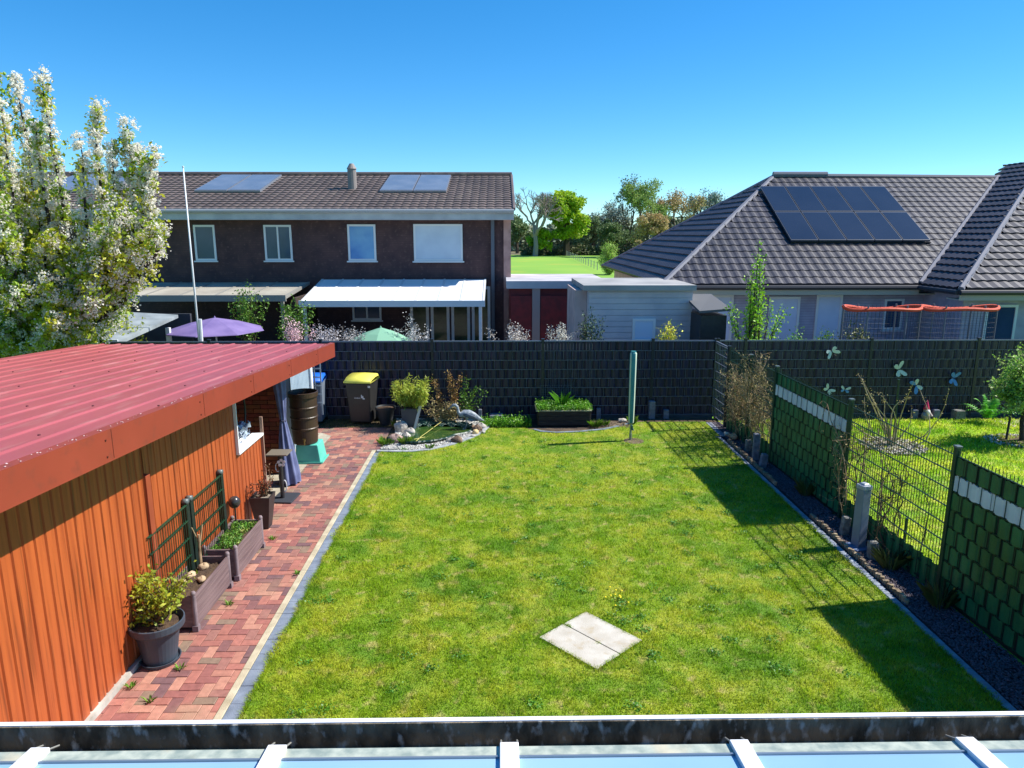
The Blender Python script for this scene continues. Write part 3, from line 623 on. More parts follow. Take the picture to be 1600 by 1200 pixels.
# square black pot with reddish plant
root = empty('square_pot', (-3.3,9.33,0), 'tall tapered square black pot holding a sparse reddish twig', 'flower pot')
mb = MB(); mb.add([(-3.38,9.25,0),(-3.22,9.25,0),(-3.22,9.41,0),(-3.38,9.41,0),(-3.44,9.19,.47),(-3.16,9.19,.47),(-3.16,9.47,.47),(-3.44,9.47,.47),(-3.42,9.21,.47),(-3.18,9.21,.47),(-3.18,9.45,.47),(-3.42,9.45,.47),(-3.41,9.22,.42),(-3.19,9.22,.42),(-3.19,9.44,.42),(-3.41,9.44,.42)],
  [(0,3,2,1),(0,1,5,4),(1,2,6,5),(2,3,7,6),(3,0,4,7),(4,5,9,8),(5,6,10,9),(6,7,11,10),(7,4,8,11),(8,9,13,12),(9,10,14,13),(10,11,15,14),(11,8,12,15)]); mb.build('pot_body', black, root)
mb = MB(); mound(mb, -3.415,-3.185,9.215,9.445,.43,.02,6,6); mb.build('soil', M('grey_soil', srgb(150,140,126), srgb(100,90,78), 20, .95), root)
T = [(-3.3+RNG.uniform(-.16,.16), 9.33+RNG.uniform(-.1,.12), RNG.uniform(.52,.72)) for _ in range(9)]+[(-3.24,9.36,.9),(-3.25,9.33,.85)]
shrub('potted_twig', (-3.3,9.33,.43), T, 'sparse plant with reddish-brown leaves in the square black pot', 'plant', M('leaf_red', srgb(128,74,50), srgb(96,60,36), 8, .6, island=.4), .04, 26, .02, t0=.4)
mb = MB(); mb.tube([(-3.41,8.62,.0),(-3.41,8.62,.56)], .012, 8)
root = empty('ball_lamp', (-3.41,8.62,0), 'dark round ball lamp on a short stake behind the farther planter', 'garden lamp')
mb.build('stake', black, root); mb = MB(); mb.lathe([(.005,.72),(.04,.71),(.065,.68),(.075,.64),(.065,.6),(.04,.57),(.012,.56)][::-1], (-3.41,8.62,0), 16); mb.build('globe', M('smoked_globe', (.04,.035,.035), None, rough=.25), root, smooth=True)
# stand with tray and flower
root = empty('tray_stand', (-3.36,10.38,0), 'black post with a flat tray and white flower ornament on a black foot plate', 'stand')
mb = MB(); mb.tube([(-3.36,10.38,.02),(-3.36,10.38,.75)], .032, 14); mb.build('post', black, root)
mb = MB(); mb.bb((-3.52,10.2,.745),(-3.2,10.5,.765)); mb.build('tray', M('tray_grey', srgb(120,112,100), None, rough=.4), root, bevel=.004)
mb = MB(); mb.box((-3.33,10.40,.012),(.34,.42,.024), Matrix.Rotation(-.08,3,'Z')); mb.build('foot_plate', M('rubber_mat', srgb(50,54,62), None, rough=.7), root, bevel=.004)
mb = MB()
for k in range(5):
    a = k*2*pi/5+.3; c = np.array([-3.33+.042*cos(a), 10.33, .60+.042*sin(a)]); mb.lathe([(.002,-.003),(.024,-.002),(.024,.002),(.002,.003)], (0,0,0), 10)
    mb.v[-1] = mb.v[-1]@np.array(Matrix.Rotation(pi/2,3,'X')).T+c
mb.build('flower', white, root)
a = np.linspace(0, 2*pi, 20); mb = MB(); mb.tube(np.stack([-3.4+.03*np.cos(a), 10.36+0*a, .52+.07*np.sin(a)], 1), .006, 5, caps=False); mb.tube(np.stack([-3.33+.03*np.cos(a), 10.42+0*a, .2+.09*np.sin(a)], 1), .008, 5, caps=False); mb.build('white_cord', white, root)
# barrel on turquoise box
brown = M('barrel_brown', srgb(66,50,36), srgb(54,40,30), 3, .45)
root = empty('rain_barrel', (-3.5,12.3,.34), 'open dark brown ribbed rain barrel standing on a turquoise crate', 'barrel')
pr_ = [(.205,.34),(.215,.36)]
for z in (.62,.82,1.0): pr_ += [(.222+.02*(z-.4),z-.02),(.234+.02*(z-.4),z-.008),(.234+.02*(z-.4),z+.008),(.224+.02*(z-.4),z+.02)]
pr_ += [(.235,1.18),(.258,1.19),(.262,1.27),(.245,1.275),(.232,1.2),(.215,.9),(.2,.6),(.195,.5)]
mb = MB(); mb.lathe(pr_, (-3.5,12.3,0), 36); mb.build('barrel_body', brown, root, smooth=False)
mb = MB(); mb.tube([(-3.46,12.09,.43),(-3.45,12.03,.43)], .02, 8); mb.tube([(-3.45,12.03,.45),(-3.45,12.03,.36)], .013, 8); mb.box((-3.45,12.03,.47),(.05,.015,.012)); mb.build('tap', M('brass', srgb(140,120,70), None, rough=.4, metal=.8), root)
root = empty('turquoise_crate', (-3.44,12.32,0), 'turquoise plastic crate carrying the brown rain barrel', 'crate')
tq = M('turquoise', srgb(96,196,176), srgb(80,180,162), 4, .5)
mb = MB(); mb.add([(-3.66,12.1,0),(-3.2,12.1,0),(-3.2,12.56,0),(-3.66,12.56,0),(-3.63,12.13,.335),(-3.25,12.13,.335),(-3.25,12.53,.335),(-3.63,12.53,.335)], [(0,3,2,1),(4,5,6,7),(0,1,5,4),(1,2,6,5),(2,3,7,6),(3,0,4,7)]); mb.build('crate_body', tq, root, bevel=.012)
mb = MB(); mb.bb((-3.68,12.08,.0),(-3.18,12.095,.03)); mb.bb((-3.185,12.1,.0),(-3.17,12.58,.03)); mb.build('foot_rim', tq, root)
# ------------------------------------------------------------------ wheelie bins
def wbin(loc, rz, body, lid, wd, label, logo=False):
    root = empty('wheelie_bin', (0,0,0), label, 'bin'); w2 = wd/2
    mb = MB(); b = .8
    mb.add([(-w2*.8,-.22,.05),(w2*.8,-.22,.05),(w2*.8,.2,.05),(-w2*.8,.2,.05),(-w2*.95,-.31,.93),(w2*.95,-.31,.93),(w2*.95,.28,.93),(-w2*.95,.28,.93)], [(0,3,2,1),(4,5,6,7),(0,1,5,4),(1,2,6,5),(2,3,7,6),(3,0,4,7)])
    mb.build('bin_body', body, root, bevel=.03)
    mb = MB(); mb.box((0,-.315,.905),(wd*1.0,.03,.04)); mb.box((0,0,.925),(wd*1.0,.62,.03)); mb.build('rim', body, root, bevel=.008)
    mb = MB(); V = []; n = 10
    prof_ = [(-.345,.935),(-.345,.965),(-.32,.995),(-.22,1.035),(0,1.06),(.2,1.055),(.3,1.02),(.315,.94)]
    for sx_, dz in ((-1,-.05),(-.93,0),(0,.01),(.93,0),(1,-.05)):
        V += [(sx_*w2*1.02, y, max(z+dz*(1 if z > .97 else 0), .935)) for y, z in prof_]
    k = len(prof_); mb.add(V, [(i*k+j, i*k+j+1, (i+1)*k+j+1, (i+1)*k+j) for i in range(4) for j in range(k-1)]+[tuple(range(k)), tuple(range(4*k, 5*k))[::-1]]); mb.build('lid', lid, root, smooth=True, bevel=0)
    mb = MB(); mb.tube([(-w2*.7,.33,.97),(w2*.7,.33,.97)], .016, 8); mb.build('handle', body, root)
    for sgn in (-1,1):
        mb = MB(); mb.tube([(sgn*w2*.78,.24,.1),(sgn*w2*.98,.24,.1)], .1, 18); wh = mb.build('wheel', black, root)
        mb = MB(); mb.tube([(sgn*w2*.985,.24,.1),(sgn*w2*1.0,.24,.1)], .05, 12); mb.build('wheel_hub', M('hub_grey', srgb(110,110,112), None, rough=.5), wh)
    if logo:
        wl = M('label_white', srgb(205,208,212), None, rough=.6); mb = MB(); mb.box((.085,-.287,.63),(.05,.004,.05), Matrix.Rotation(.1,3,'X')); mb.box((.115,-.285,.595),(.045,.004,.03), Matrix.Rotation(.1,3,'X')); mb.box((.07,-.2885,.665),(.02,.004,.03), Matrix.Rotation(.1,3,'X'))
        for k in range(5): mb.box((-.075+k*.027,-.287,.606),(.016,.003,.018 if k % 2 else .024), Matrix.Rotation(.1,3,'X'))
        mb.build('emblem', wl, root)
        mb = MB(); mb.box((w2*.86,-.3055,.87),(.05,.004,.07), Matrix.Rotation(.1,3,'X')); mb.build('sticker', wl, root)
    root.location = loc; root.rotation_euler = (0,0,rz); return root
wbin((-2.97,14.95,-.01), radians(-8), M('bin_charcoal', srgb(44,44,44), srgb(36,36,37), 5, .5), M('lid_yellow', srgb(226,220,96), srgb(214,206,84), 4, .45), .57, 'charcoal wheelie bin with a bright yellow lid by the dark fence', True)
wbin((-4.04,15.0,-.01), radians(4), M('bin_grey', srgb(118,130,146), srgb(104,116,132), 4, .5), M('lid_blue', srgb(24,104,206), srgb(20,92,190), 4, .45), .5, 'grey wheelie bin with a blue lid in the corner beside the trellis rack')
# tubs
blk = M('black_tub', srgb(42,48,54), srgb(32,38,42), 6, .5)
pot('round_tub', (-2.46,14.75,0), [(.12,0),(.125,.01),(.19,.33),(.215,.335),(.222,.385),(.20,.39),(.185,.36)], blk, 'low round black tub beside the yellow-lidded bin', soilr=.18, soilz=.36, cat='tub')
r_ = empty('square_tub', (-1.9,14.5,0), 'dark grey square pot holding the bright bamboo clump', 'flower pot')
mb = MB(); mb.box((-1.9,14.5,.22),(.28,.3,.44), taper=1.28); mb.build('pot_body', M('slate_pot', srgb(70,74,84), srgb(56,60,70), 5, .5), r_, bevel=.01)
mb = MB(); mb.box((-1.9,14.5,.445),(.33,.35,.02)); mb.build('soil', bedsoil, r_)
mb = MB(); mb.add([(-1.83,14.29,0),(-1.78,14.29,0),(-1.64,14.33,.5),(-1.70,14.33,.5),(-1.83,14.31,0),(-1.78,14.31,0),(-1.64,14.35,.5),(-1.70,14.35,.5)], [(0,1,2,3),(7,6,5,4),(0,4,5,1),(1,5,6,2),(2,6,7,3),(3,7,4,0)]); o = mb.build('pale_slat', M('pale_slat', srgb(206,204,200), None, rough=.7), loc=(-1.8,14.3,0)); tag(o, 'pale slat leaning against the square pot of bamboo', 'slat')
T = [(-1.9+RNG.uniform(-.38,.4), 14.5+RNG.uniform(-.3,.3), RNG.uniform(.72,1.05)) for _ in range(60)]+[(-1.9,14.5,1.17)]
bam = M('bamboo_leaf', srgb(200,206,84), srgb(150,176,60), 8, .5, island=.35, transl=.35)
shrub('bamboo_clump', (-1.9,14.5,.43), T, 'bright yellow-green bamboo clump in the square grey pot', 'bamboo', bam, .11, 60, .03, sm=M('cane', srgb(170,150,70), None, rough=.6), r0=.004, bow=.04, t0=.25, asp=.16)
T = [(-1.35+RNG.uniform(-.22,.5), 14.75+RNG.uniform(-.2,.2), RNG.uniform(.25,.55)) for _ in range(34)]
shrub('brown_shrub', (-1.15,14.75,0), T, 'dry tan and bronze leaved shrub behind the pond', 'shrub', leafpale, .05, 60, .05, sm=twigp, t0=.2)
T = [(-1.42,14.85,.98),(-1.12,14.85,1.12),(-1.02,14.8,.9),(-.84,14.85,1.03)]
shrub('tall_bronze_plant', (-1.1,14.8,0), T, 'tall stems with bronze leaves rising above the tan shrub', 'plant', leafb, .055, 150, .035, t0=.42, r0=.009)
T = [(-.72,14.8,.97),(-.5,14.8,.78),(-.35,14.8,.72),(-.62,14.9,.6),(-.8,14.8,.7),(-.68,14.8,.45)]
shrub('green_bush', (-.78,14.85,.05), T, 'loose light green bush right of the bronze stems behind the heron', 'bush', leafg, .055, 90, .04, t0=.35, r0=.008)
# ------------------------------------------------------------------ pond
sheet('pond_water', [(x*.985-.018, (y-14)*.97+14) for x, y in POND], .022, M('pond_water', (.02,.06,.018), (.045,.09,.016), 3, .06, spec=.6, c3=(.09,.13,.03), scale3=9), h=.005)
mb = MB(); A = POND+[POND[0]]; P = [(x, y, .035+.02*sin(7*i)) for i, (x, y) in enumerate(A)]; P = np.array(P)
t = np.linspace(0, len(P)-1, 120); Q = np.stack([np.interp(t, range(len(P)), P[:, k]) for k in range(3)], 1); Q[:, :2] += RNG.normal(0, .008, (120, 2)); mb.tube(Q, .024, 6, caps=False)
o = mb.build('pond_liner', M('dark_liner', srgb(28,66,58), srgb(18,44,40), 8, .35), loc=(-1.4,14,0)); tag(o, 'wrinkled dark green liner rim round the small pond', 'pond liner')
# crumpled net folds over back of pond
mb = MB(); n, m = 26, 12; V = []
for i in range(n+1):
    for j in range(m+1):
        x = -1.95+1.35*i/n; y0_ = np.interp(x, [-1.95,-1.5,-1.0,-.6], [14.3,14.5,14.42,14.28]); y1_ = np.interp(x, [-1.95,-1.5,-1.0,-.6], [14.72,14.86,14.66,14.42]); y = y0_+(y1_-y0_)*j/m
        V.append((x+random.uniform(-.02,.02), y, .045+.05*j/m+.025*sin(i*1.3+j*.9)+random.uniform(-.012,.012)))
mb.add(V, [(i*(m+1)+j, (i+1)*(m+1)+j, (i+1)*(m+1)+j+1, i*(m+1)+j+1) for i in range(n) for j in range(m)])
o = mb.build('pond_net', M('pond_net', srgb(30,84,70), srgb(20,56,50), 16, .3, spec=.8, bump=.8, bscale=120), loc=(-1.3,14.4,0)); tag(o, 'crumpled green netting bunched over the back of the pond', 'netting')
mb = MB(); mb.tube([(-1.65,13.28,.05),(-1.58,13.6,.06),(-1.48,13.9,.07),(-1.36,14.3,.08),(-1.2,14.75,.1)], .006, 5); mb.tube([(-1.6,13.5,.06),(-1.5,13.55,.06),(-1.7,13.4,.06)], .007, 5)
o = mb.build('dry_stem', M('dry_stem', srgb(196,186,104), None, rough=.7), loc=(-1.5,13.9,.05)); tag(o, 'dry yellowish stem lying across the pond water', 'stem')
rk_w = M('rock_pale', srgb(196,190,182), srgb(158,150,142), 8, .85, bump=.5); rk_b = M('rock_brown', srgb(140,116,96), srgb(96,78,64), 8, .85, bump=.5); rk_d = M('rock_pinkish', srgb(176,148,140), srgb(122,100,92), 6, .85, bump=.5)
stones = [(-2.06,13.42,.13,rk_d,'largest pinkish-brown boulder at the left front corner of the pond'),(-2.08,14.25,.15,rk_w,'broad white-grey rock on the left bank of the pond'),(-1.86,14.05,.09,rk_w,'pale rock nearest the water on the left bank'),(-1.9,13.75,.08,rk_w,'smooth pale rock between the pinkish boulder and the water'),(-1.98,14.5,.07,rk_w,'small grey rock at the back left of the pond'),
 (-.98,13.44,.07,rk_w,'small white rock left of the brown rock on the front bank'),(-.86,13.4,.10,rk_b,'dark brown rock on the front bank of the pond'),(-.48,14.2,.10,rk_b,'brown rock at the right bank below the heron'),(-.52,13.98,.07,M('rock_sand', srgb(204,180,130), None, rough=.8),'sandy yellow rock at the right bank of the pond'),(-.62,14.42,.06,rk_b,'small brown rock behind the sandy one at the right bank'),(-.42,14.42,.09,rk_w,'pale rock beneath the tail of the heron'),(-.36,14.02,.045,rk_w,'little pale rock in the gravel right of the sandy rock'),(-.56,13.75,.04,rk_w,'little pale rock in the front right gravel'),(-2.1,14.62,.08,rk_b,'brownish rock under the bamboo pot')]
for i, (x, y, r, m_, l) in enumerate(stones):
    mb = MB(); rock(mb, (x, y, r*.45), r, i+20, (1.15,1,.75)); o = mb.build('rock', m_, loc=(x, y, 0), smooth=i % 2 == 0); tag(o, l, 'rock', 'rocks round the pond')
mb = MB(); mb.tube([(-2.0,14.55,0),(-2.0,14.55,.14)], .05, 10); 
# grass tufts by the pond
def tuft(name, c, r, n, h, mat, label, cat='grass tuft', wd=.008, lean=.8):
    a = RNG.uniform(0, 2*pi, n); rr = r*np.sqrt(RNG.uniform(0, 1, n)); b = np.stack([c[0]+rr*np.cos(a), c[1]+rr*np.sin(a), np.full(n, c[2])], 1)
    H = h*RNG.uniform(.5, 1.1, n); o_ = np.stack([np.cos(a), np.sin(a), 0*a], 1); ln = (H*RNG.uniform(.1, lean, n))[:, None]
    s = np.stack([-np.sin(a), np.cos(a), 0*a], 1)*wd/2; up = np.array([0, 0, 1.])
    m1 = b+o_*ln*.35+up*(H*.6)[:, None]; tp = b+o_*ln+up*(H*.9)[:, None]
    o = fast(name, np.stack([b-s, b+s, m1+s*.8, tp, m1-s*.8], 1).reshape(-1, 3), 5, mat, loc=c); return tag(o, label, cat)
gt = M('tuft_green', srgb(118,158,44), srgb(84,128,36), 9, .6, island=.35, transl=.3)
tuft('grass_tuft', (-2.22,13.3,0), .13, 160, .14, gt, 'grass tuft left of the pinkish boulder at the path edge')
tuft('grass_tuft', (-1.86,13.3,0), .09, 140, .17, gt, 'grass tuft between the pinkish boulder and the pond rim')
tuft('grass_tuft', (-1.36,12.98,0), .06, 70, .1, gt, 'small yellowish tuft in the gravel in front of the pond')
tuft('grass_tuft', (-2.15,14.4,0), .08, 60, .2, gt, 'thin tuft below the round black tub')
# weeds on path
for x, y, l in [(-3.34,5.75,'weed at the foot of the shed wall nearest the camera'),(-3.08,5.55,'tiny weed between the nearest pavers'),(-3.02,6.02,'small weed on the pavers in front of the round grey pot'),(-2.44,7.9,'weed in the joint by the pale path kerb'),(-3.05,8.9,'weed at the outer corner of the farther planter'),(-3.0,7.2,'weed beside the near planter on the pavers')]:
    tuft('path_weed', (x, y, 0), .03, 22, .045, gt, l, 'weed', wd=.012, lean=1.6)
# heron statue, one continuous surface + legs
root = empty('heron_statue', (-.7,14.25,.05), 'grey stone heron statue leaning over the right end of the pond', 'statue')
hs_ = M('heron_grey', srgb(150,158,166), srgb(112,122,134), 10, .6, c3=srgb(196,200,204), scale3=14)
mb = MB(); P = curve((-.36,14.3,.2), (-.36,14.3,.2), n=2)
P = np.array([(-.36,14.3,.19),(-.46,14.3,.24),(-.56,14.29,.30),(-.66,14.28,.345),(-.76,14.27,.35),(-.84,14.26,.33),(-.88,14.26,.38),(-.885,14.26,.44),(-.90,14.26,.50),(-.94,14.26,.535),(-.98,14.26,.53),(-1.02,14.26,.50),(-1.10,14.26,.44)])
mb.tube(P, [.012,.045,.07,.088,.085,.055,.034,.028,.028,.036,.034,.016,.004], 12, sx=.8); mb.build('body', hs_, root, smooth=True)
mb = MB(); mb.tube([(-.42,14.23,.2),(-.55,14.2,.28),(-.72,14.2,.34),(-.78,14.21,.34)], [.01,.035,.045,.01], 10, sx=.35); mb.tube([(-.42,14.36,.2),(-.55,14.37,.28),(-.72,14.36,.34),(-.78,14.34,.34)], [.01,.035,.045,.01], 10, sx=.35); mb.build('wings', M('heron_dark', srgb(92,102,118), srgb(70,80,96), 12, .6), root, smooth=True)
for dy in (-.03,.04): mb = MB(); mb.tube([(-.72,14.27+dy,.28),(-.70,14.27+dy,.15),(-.74,14.27+dy,.03),(-.79,14.27+dy,.02)], [.014,.008,.009,.006], 6); mb.build('leg', hs_, root)
# raised bed with greenery
root = empty('raised_bed', (1.33,14.85,0), 'old dark timber raised bed filled with lush greenery at the back fence', 'raised bed')
dk = M('dark_timber', srgb(52,44,40), srgb(34,30,28), 5, .8, stretch=(.5,4,12), bump=.4, c3=srgb(90,88,80), scale3=6)
for z in (.02,.125,.23):
    mb = MB(); mb.bb((.80,14.5,z),(1.89,14.53,z+.1)); mb.bb((.78,14.53,z),(.81,15.15,z+.1)); mb.bb((1.88,14.53,z),(1.91,15.15,z+.1)); mb.bb((.80,15.15,z),(1.89,15.18,z+.1)); mb.build('timber_course', dk, root, bevel=.006)
mb = MB(); mb.bb((.74,14.485,.332),(1.92,14.56,.35)); mb.bb((.74,14.56,.332),(.82,15.2,.35)); mb.bb((1.85,14.56,.332),(1.92,15.2,.35)); mb.build('rim_board', M('weathered_rim', srgb(176,170,140), srgb(130,128,100), 8, .8), root)
mb = MB(); mound(mb, .82,1.86,14.54,15.14,.3,.03); mb.build('soil', bedsoil, root)
C = np.stack([RNG.uniform(.76,1.92,5200), RNG.uniform(14.5,15.15,5200), .34+np.abs(RNG.normal(0,.05,5200))+.04*(RNG.uniform(14.5,15.15,5200)-14.5)], 1)
o = fast('bed_greens', leafquads(C, .045, up=.6), 4, bright, loc=(1.33,14.8,.33), kind='stuff'); st(o, 'bright green leaves spilling over the raised bed rim')
tuft('iris_plant', (1.33,14.85,.34), .05, 26, .42, M('iris', srgb(96,160,48), srgb(70,130,40), 5, .5, island=.3, transl=.3), 'tall sword-leaved iris in the middle of the raised bed', 'plant', wd=.035, lean=.75)
C = np.stack([RNG.normal(.12,.3,4200).clip(-.42,.62), RNG.uniform(14.45,14.85,4200), np.abs(RNG.normal(0,.07,4200))], 1)
o = fast('ground_cover', leafquads(C, .05, up=.4), 4, bright, loc=(.1,14.6,0), kind='stuff'); st(o, 'low leafy green ground cover between the pond and the raised bed')
tuft('grass_tuft', (2.0,14.5,0), .1, 120, .16, gt, 'grass tuft right of the raised bed')
tuft('grass_tuft', (2.2,14.62,0), .09, 90, .12, gt, 'second grass tuft right of the raised bed, nearer the short grey stone')
tuft('grass_tuft', (2.85,14.75,0), .07, 90, .17, gt, 'dark tuft beside the white stone near the clothes dryer')
# climbing net / string trellis behind raised bed
root = empty('plant_net', (1.45,15.22,0), 'faint wire grid and strings strung on the dark fence above the raised bed', 'plant net')
sw = M('grey_string', srgb(92,98,108), None, rough=.6)
mb = MB()
for k in range(17): x = .88+k*.07; mb.tube([(x+.05*sin(k),15.24,.55),(x,15.25,1.66)], .0028, 4)
mb.build('strings', sw, root); mb = MB()
for k in range(14): mb.bb((.88+k*.05,15.2,.38),(.885+k*.05,15.205,.75))
for k in range(8): mb.bb((.86,15.198,.38+k*.052),(1.55,15.203,.384+k*.052))
mb.build('grid', sw, root)
mb = MB(); mound(mb, 2.3,2.75,14.4,14.85,-.005,.03); o = mb.build('soil_patch', soil_pale, kind='structure')
mb = MB(); rock(mb, (2.62,14.78,.05), .08, 5, (1.3,.8,.6)); o = mb.build('rock', rk_w, loc=(2.62,14.78,0)); tag(o, 'white stone lying on the soil left of the clothes dryer', 'rock')
# ------------------------------------------------------------------ folded rotary clothes dryer
root = empty('rotary_dryer', (2.56,13.46,0), 'folded rotary clothes dryer in a teal striped cover standing in the lawn', 'clothes dryer')
teal = M('teal_cover', srgb(58,138,142), srgb(44,120,126), 3, .6); cream = M('cream_stripe', srgb(196,206,182), None, rough=.7)
mb = MB(); n = 24; zs = [.36,.4,.8,1.2,1.6,1.74,1.765]; rs = [.048,.054,.06,.062,.064,.064,.05]; V = []
for z, r in zip(zs, rs):
    for j in range(n): a = 2*pi*j/n; V.append((2.56+r*(1+.06*cos(6*a))*cos(a), 13.46+r*(1+.06*cos(6*a))*sin(a), z))
mb.add(V, [(i*n+j, i*n+(j+1) % n, (i+1)*n+(j+1) % n, (i+1)*n+j) for i in range(len(zs)-1) for j in range(n)]+[tuple(range((len(zs)-1)*n, len(zs)*n))])
mb.mi = [1 if (f[0] % n) in (13,14,20,21,22,2,3,8) and len(f) == 4 else 0 for f in mb.f]
mb.build('fabric_cover', [teal, cream], root, smooth=True)
mb = MB(); mb.tube([(2.56,13.46,1.755),(2.56,13.46,1.785)], .05, 14); mb.build('cover_cap', teal, root)
mb = MB(); mb.tube([(2.56,13.46,0),(2.56,13.46,.4)], .024, 12); mb.tube([(2.56,13.46,.0),(2.56,13.46,.14)], .03, 12); mb.build('pole', M('dryer_pole', srgb(150,160,140), None, rough=.4, metal=.4), root)
mb = MB(); mb.box((2.57,13.40,.27),(.035,.03,.09)); mb.tube([(2.57,13.43,.32),(2.6,13.38,.22)], .012, 6); mb.build('crank', M('dark_teal', srgb(24,84,84), None, rough=.5), root)
mb = MB(); mb.lathe([(.001,.012),(.08,.012),(.17,.008),(.22,-.005)][::-1], (2.62,13.42,0), 20); mb.build('soil_ring', soil_pale, kind='structure')
# ------------------------------------------------------------------ slabs in the lawn
sl = M('pale_slab', srgb(194,189,178), srgb(176,169,155), 5, .8, bump=.25, bscale=120, c3=srgb(170,156,130), scale3=7)
L_, T_, R_, B_ = [np.array(p) for p in ((.38,6.48),(.91,6.97),(1.41,6.41),(.89,5.93))]
def quad(a, b, c, d, t0, t1, s0, s1):   # a->b is s, a->d is t
    f = lambda s, t: tuple(a*(1-s)*(1-t)+b*s*(1-t)+c*s*t+d*(1-s)*t); return [f(s0,t0), f(s1,t0), f(s1,t1), f(s0,t1)]
for s0, s1, l in ((0,.492,'nearer left pale concrete slab set diagonally in the lawn'),(.508,1,'farther right pale concrete slab set diagonally in the lawn')):
    mb = MB(); q = quad(L_, T_, R_, B_, 0, 1, s0, s1); mb.prism(q[::-1], -.04, .014); c = np.mean(q, axis=0)
    o = mb.build('paving_slab', sl, loc=(c[0], c[1], 0), bevel=.004); tag(o, l, 'paving slab', 'pale slabs in the lawn')
# grass creeping over the slab rims and the joint, and clover rosettes in the lawn
V = []
def rim(a, b, n, sd, inw=.02, hh=.035):
    a = np.array(a); b = np.array(b); t = RNG.uniform(0, 1, n)[:, None]; P_ = a*(1-t)+b*t+RNG.normal(0, sd, (n, 2)); c = np.array([.895, 6.45])
    P3 = np.concatenate([P_, np.zeros((n, 1))], 1); an = RNG.uniform(0, 2*pi, n); sdv = np.stack([np.cos(an), np.sin(an), 0*an], 1)*.0035
    dr = (c-P_); dr /= np.linalg.norm(dr, axis=1)[:, None]; tip = P3+np.concatenate([dr*RNG.uniform(-.01, inw, (n, 1))+RNG.normal(0, .012, (n, 2)), RNG.uniform(.012, hh, (n, 1))], 1)
    V.append(np.stack([P3-sdv, P3+sdv, tip], 1).reshape(-1, 3))
for a, b in ((L_,T_),(T_,R_),(R_,B_),(B_,L_)):
    rim(a, b, 1000, .009, .022, .03)
    for k in range(5): t = RNG.uniform(0,1); c_ = a*(1-t)+b*t; rim(c_-.03, c_+.03, 60, .010, .025, .025)
m0 = L_*.5+T_*.5; rim(m0, m0+(B_-L_)*.12, 260, .016, .03, .035); m1 = (L_+T_)/2*.35+(B_+R_)/2*.65; rim(m1-.02, m1+.02, 60, .012, .03, .03)
V = np.concatenate(V); o = fast('slab_edge_grass', V, 3, GB, loc=(.9,6.45,0), kind='stuff'); st(o, 'grass creeping over the rims of the pale slabs')
nn = 130; cx = RNG.uniform(-2.1,4.25,nn); cy = RNG.uniform(5.0,13.5,nn); C = []
for a, b in zip(cx, cy):
    if abs(a-.9)+abs(b-6.45) < .65: continue
    k = int(RNG.uniform(25,90)); C.append(np.stack([a+RNG.normal(0,.045,k), b+RNG.normal(0,.04,k), RNG.uniform(.006,.03,k)], 1))
C = np.concatenate(C); o = fast('clover_patches', leafquads(C, .024, up=1.0, asp=.8), 4, M('clover', srgb(96,150,40), srgb(70,124,36), 2, .5, island=.35, transl=.3), loc=(1,9,0), kind='stuff'); st(o, 'small darker clover patches in the mown lawn')
n = 7000; e_y = RNG.uniform(4.9, 13.6, n); e_x = 4.30+np.abs(RNG.normal(0, .016, n))*(.3+1.8*vnoise(0*e_y+3, e_y, 6, 12)); b = np.stack([e_x, e_y, 0*e_x], 1); a = RNG.uniform(0, 2*pi, n); sd = np.stack([np.cos(a), np.sin(a), 0*a], 1)*.004
tip = b+np.stack([RNG.normal(.01, .02, n), RNG.normal(0, .02, n), RNG.uniform(.01, .035, n)], 1)
o = fast('kerb_edge_grass', np.stack([b-sd, b+sd, tip], 1).reshape(-1, 3), 3, GB, loc=(4.3, 9, 0), kind='stuff'); st(o, 'fringe of grass along the right-hand kerb')
# twig debris and dandelions
dn = M('dandelion', srgb(240,216,30), None, rough=.6)
mb = MB()
for k in range(70):
    x, y = (RNG.uniform(-1.9,3.2), RNG.uniform(5.5,13)) if k > 11 else (1.28+RNG.normal(0,.1), 7.3+RNG.normal(0,.14))
    if k > 12: continue
    mb.lathe([(.004,.026),(.012,.03),(.008,.035)], (x, y, 0), 8)
o = mb.build('dandelions', dn, kind='stuff', loc=(1.25,7.3,0)); st(o, 'tiny yellow dandelion heads scattered in the lawn')

# ================================================================== THINGS IN THE RIGHT-HAND BED
gst = M('granite_post', srgb(140,138,132), srgb(104,102,98), 20, .85, bump=.4); bst = M('basalt_post', srgb(120,124,136), srgb(92,96,108), 14, .8, bump=.3)
def stele(x, y, h, wd, m_, label, tilt=0, rz=0, grp='short stone posts in the gravel bed'):
    mb = MB(); R = Matrix.Rotation(rz, 3, 'Z')@Matrix.Rotation(tilt, 3, 'Y'); mb.box((x, y, h/2-.02), (wd, wd*.9, h+.04), R, taper=.96); mb.box((x+tilt*h/2, y, h-.0), (wd*.8, wd*.7, .015), R)
    o = mb.build('stone_post', m_, loc=(x, y, 0), bevel=.008); tag(o, label, 'stone post', grp)
stele(4.64,12.71,.22,.11,gst,'short pale stone post left of the tall slender one in the gravel bed')
stele(4.6,12.21,.48,.11,bst,'tall slender grey stone post in the gravel bed')
stele(4.58,11.77,.24,.11,bst,'leaning bluish stone post right of the tall slender one', tilt=.12)
stele(4.66,8.94,.25,.10,gst,'short stone post just behind the capped grey post', tilt=.08)
stele(4.66,8.2,.23,.11,gst,'short rough stone post in front of the capped grey post', tilt=-.06)
stele(2.16,15.2,.22,.1,bst,'short grey stone post by the dark fence right of the raised bed', grp='short stone posts at the back fence')
stele(3.34,15.2,.38,.14,bst,'taller grey stone post by the dark fence right of the clothes dryer', grp='short stone posts at the back fence')
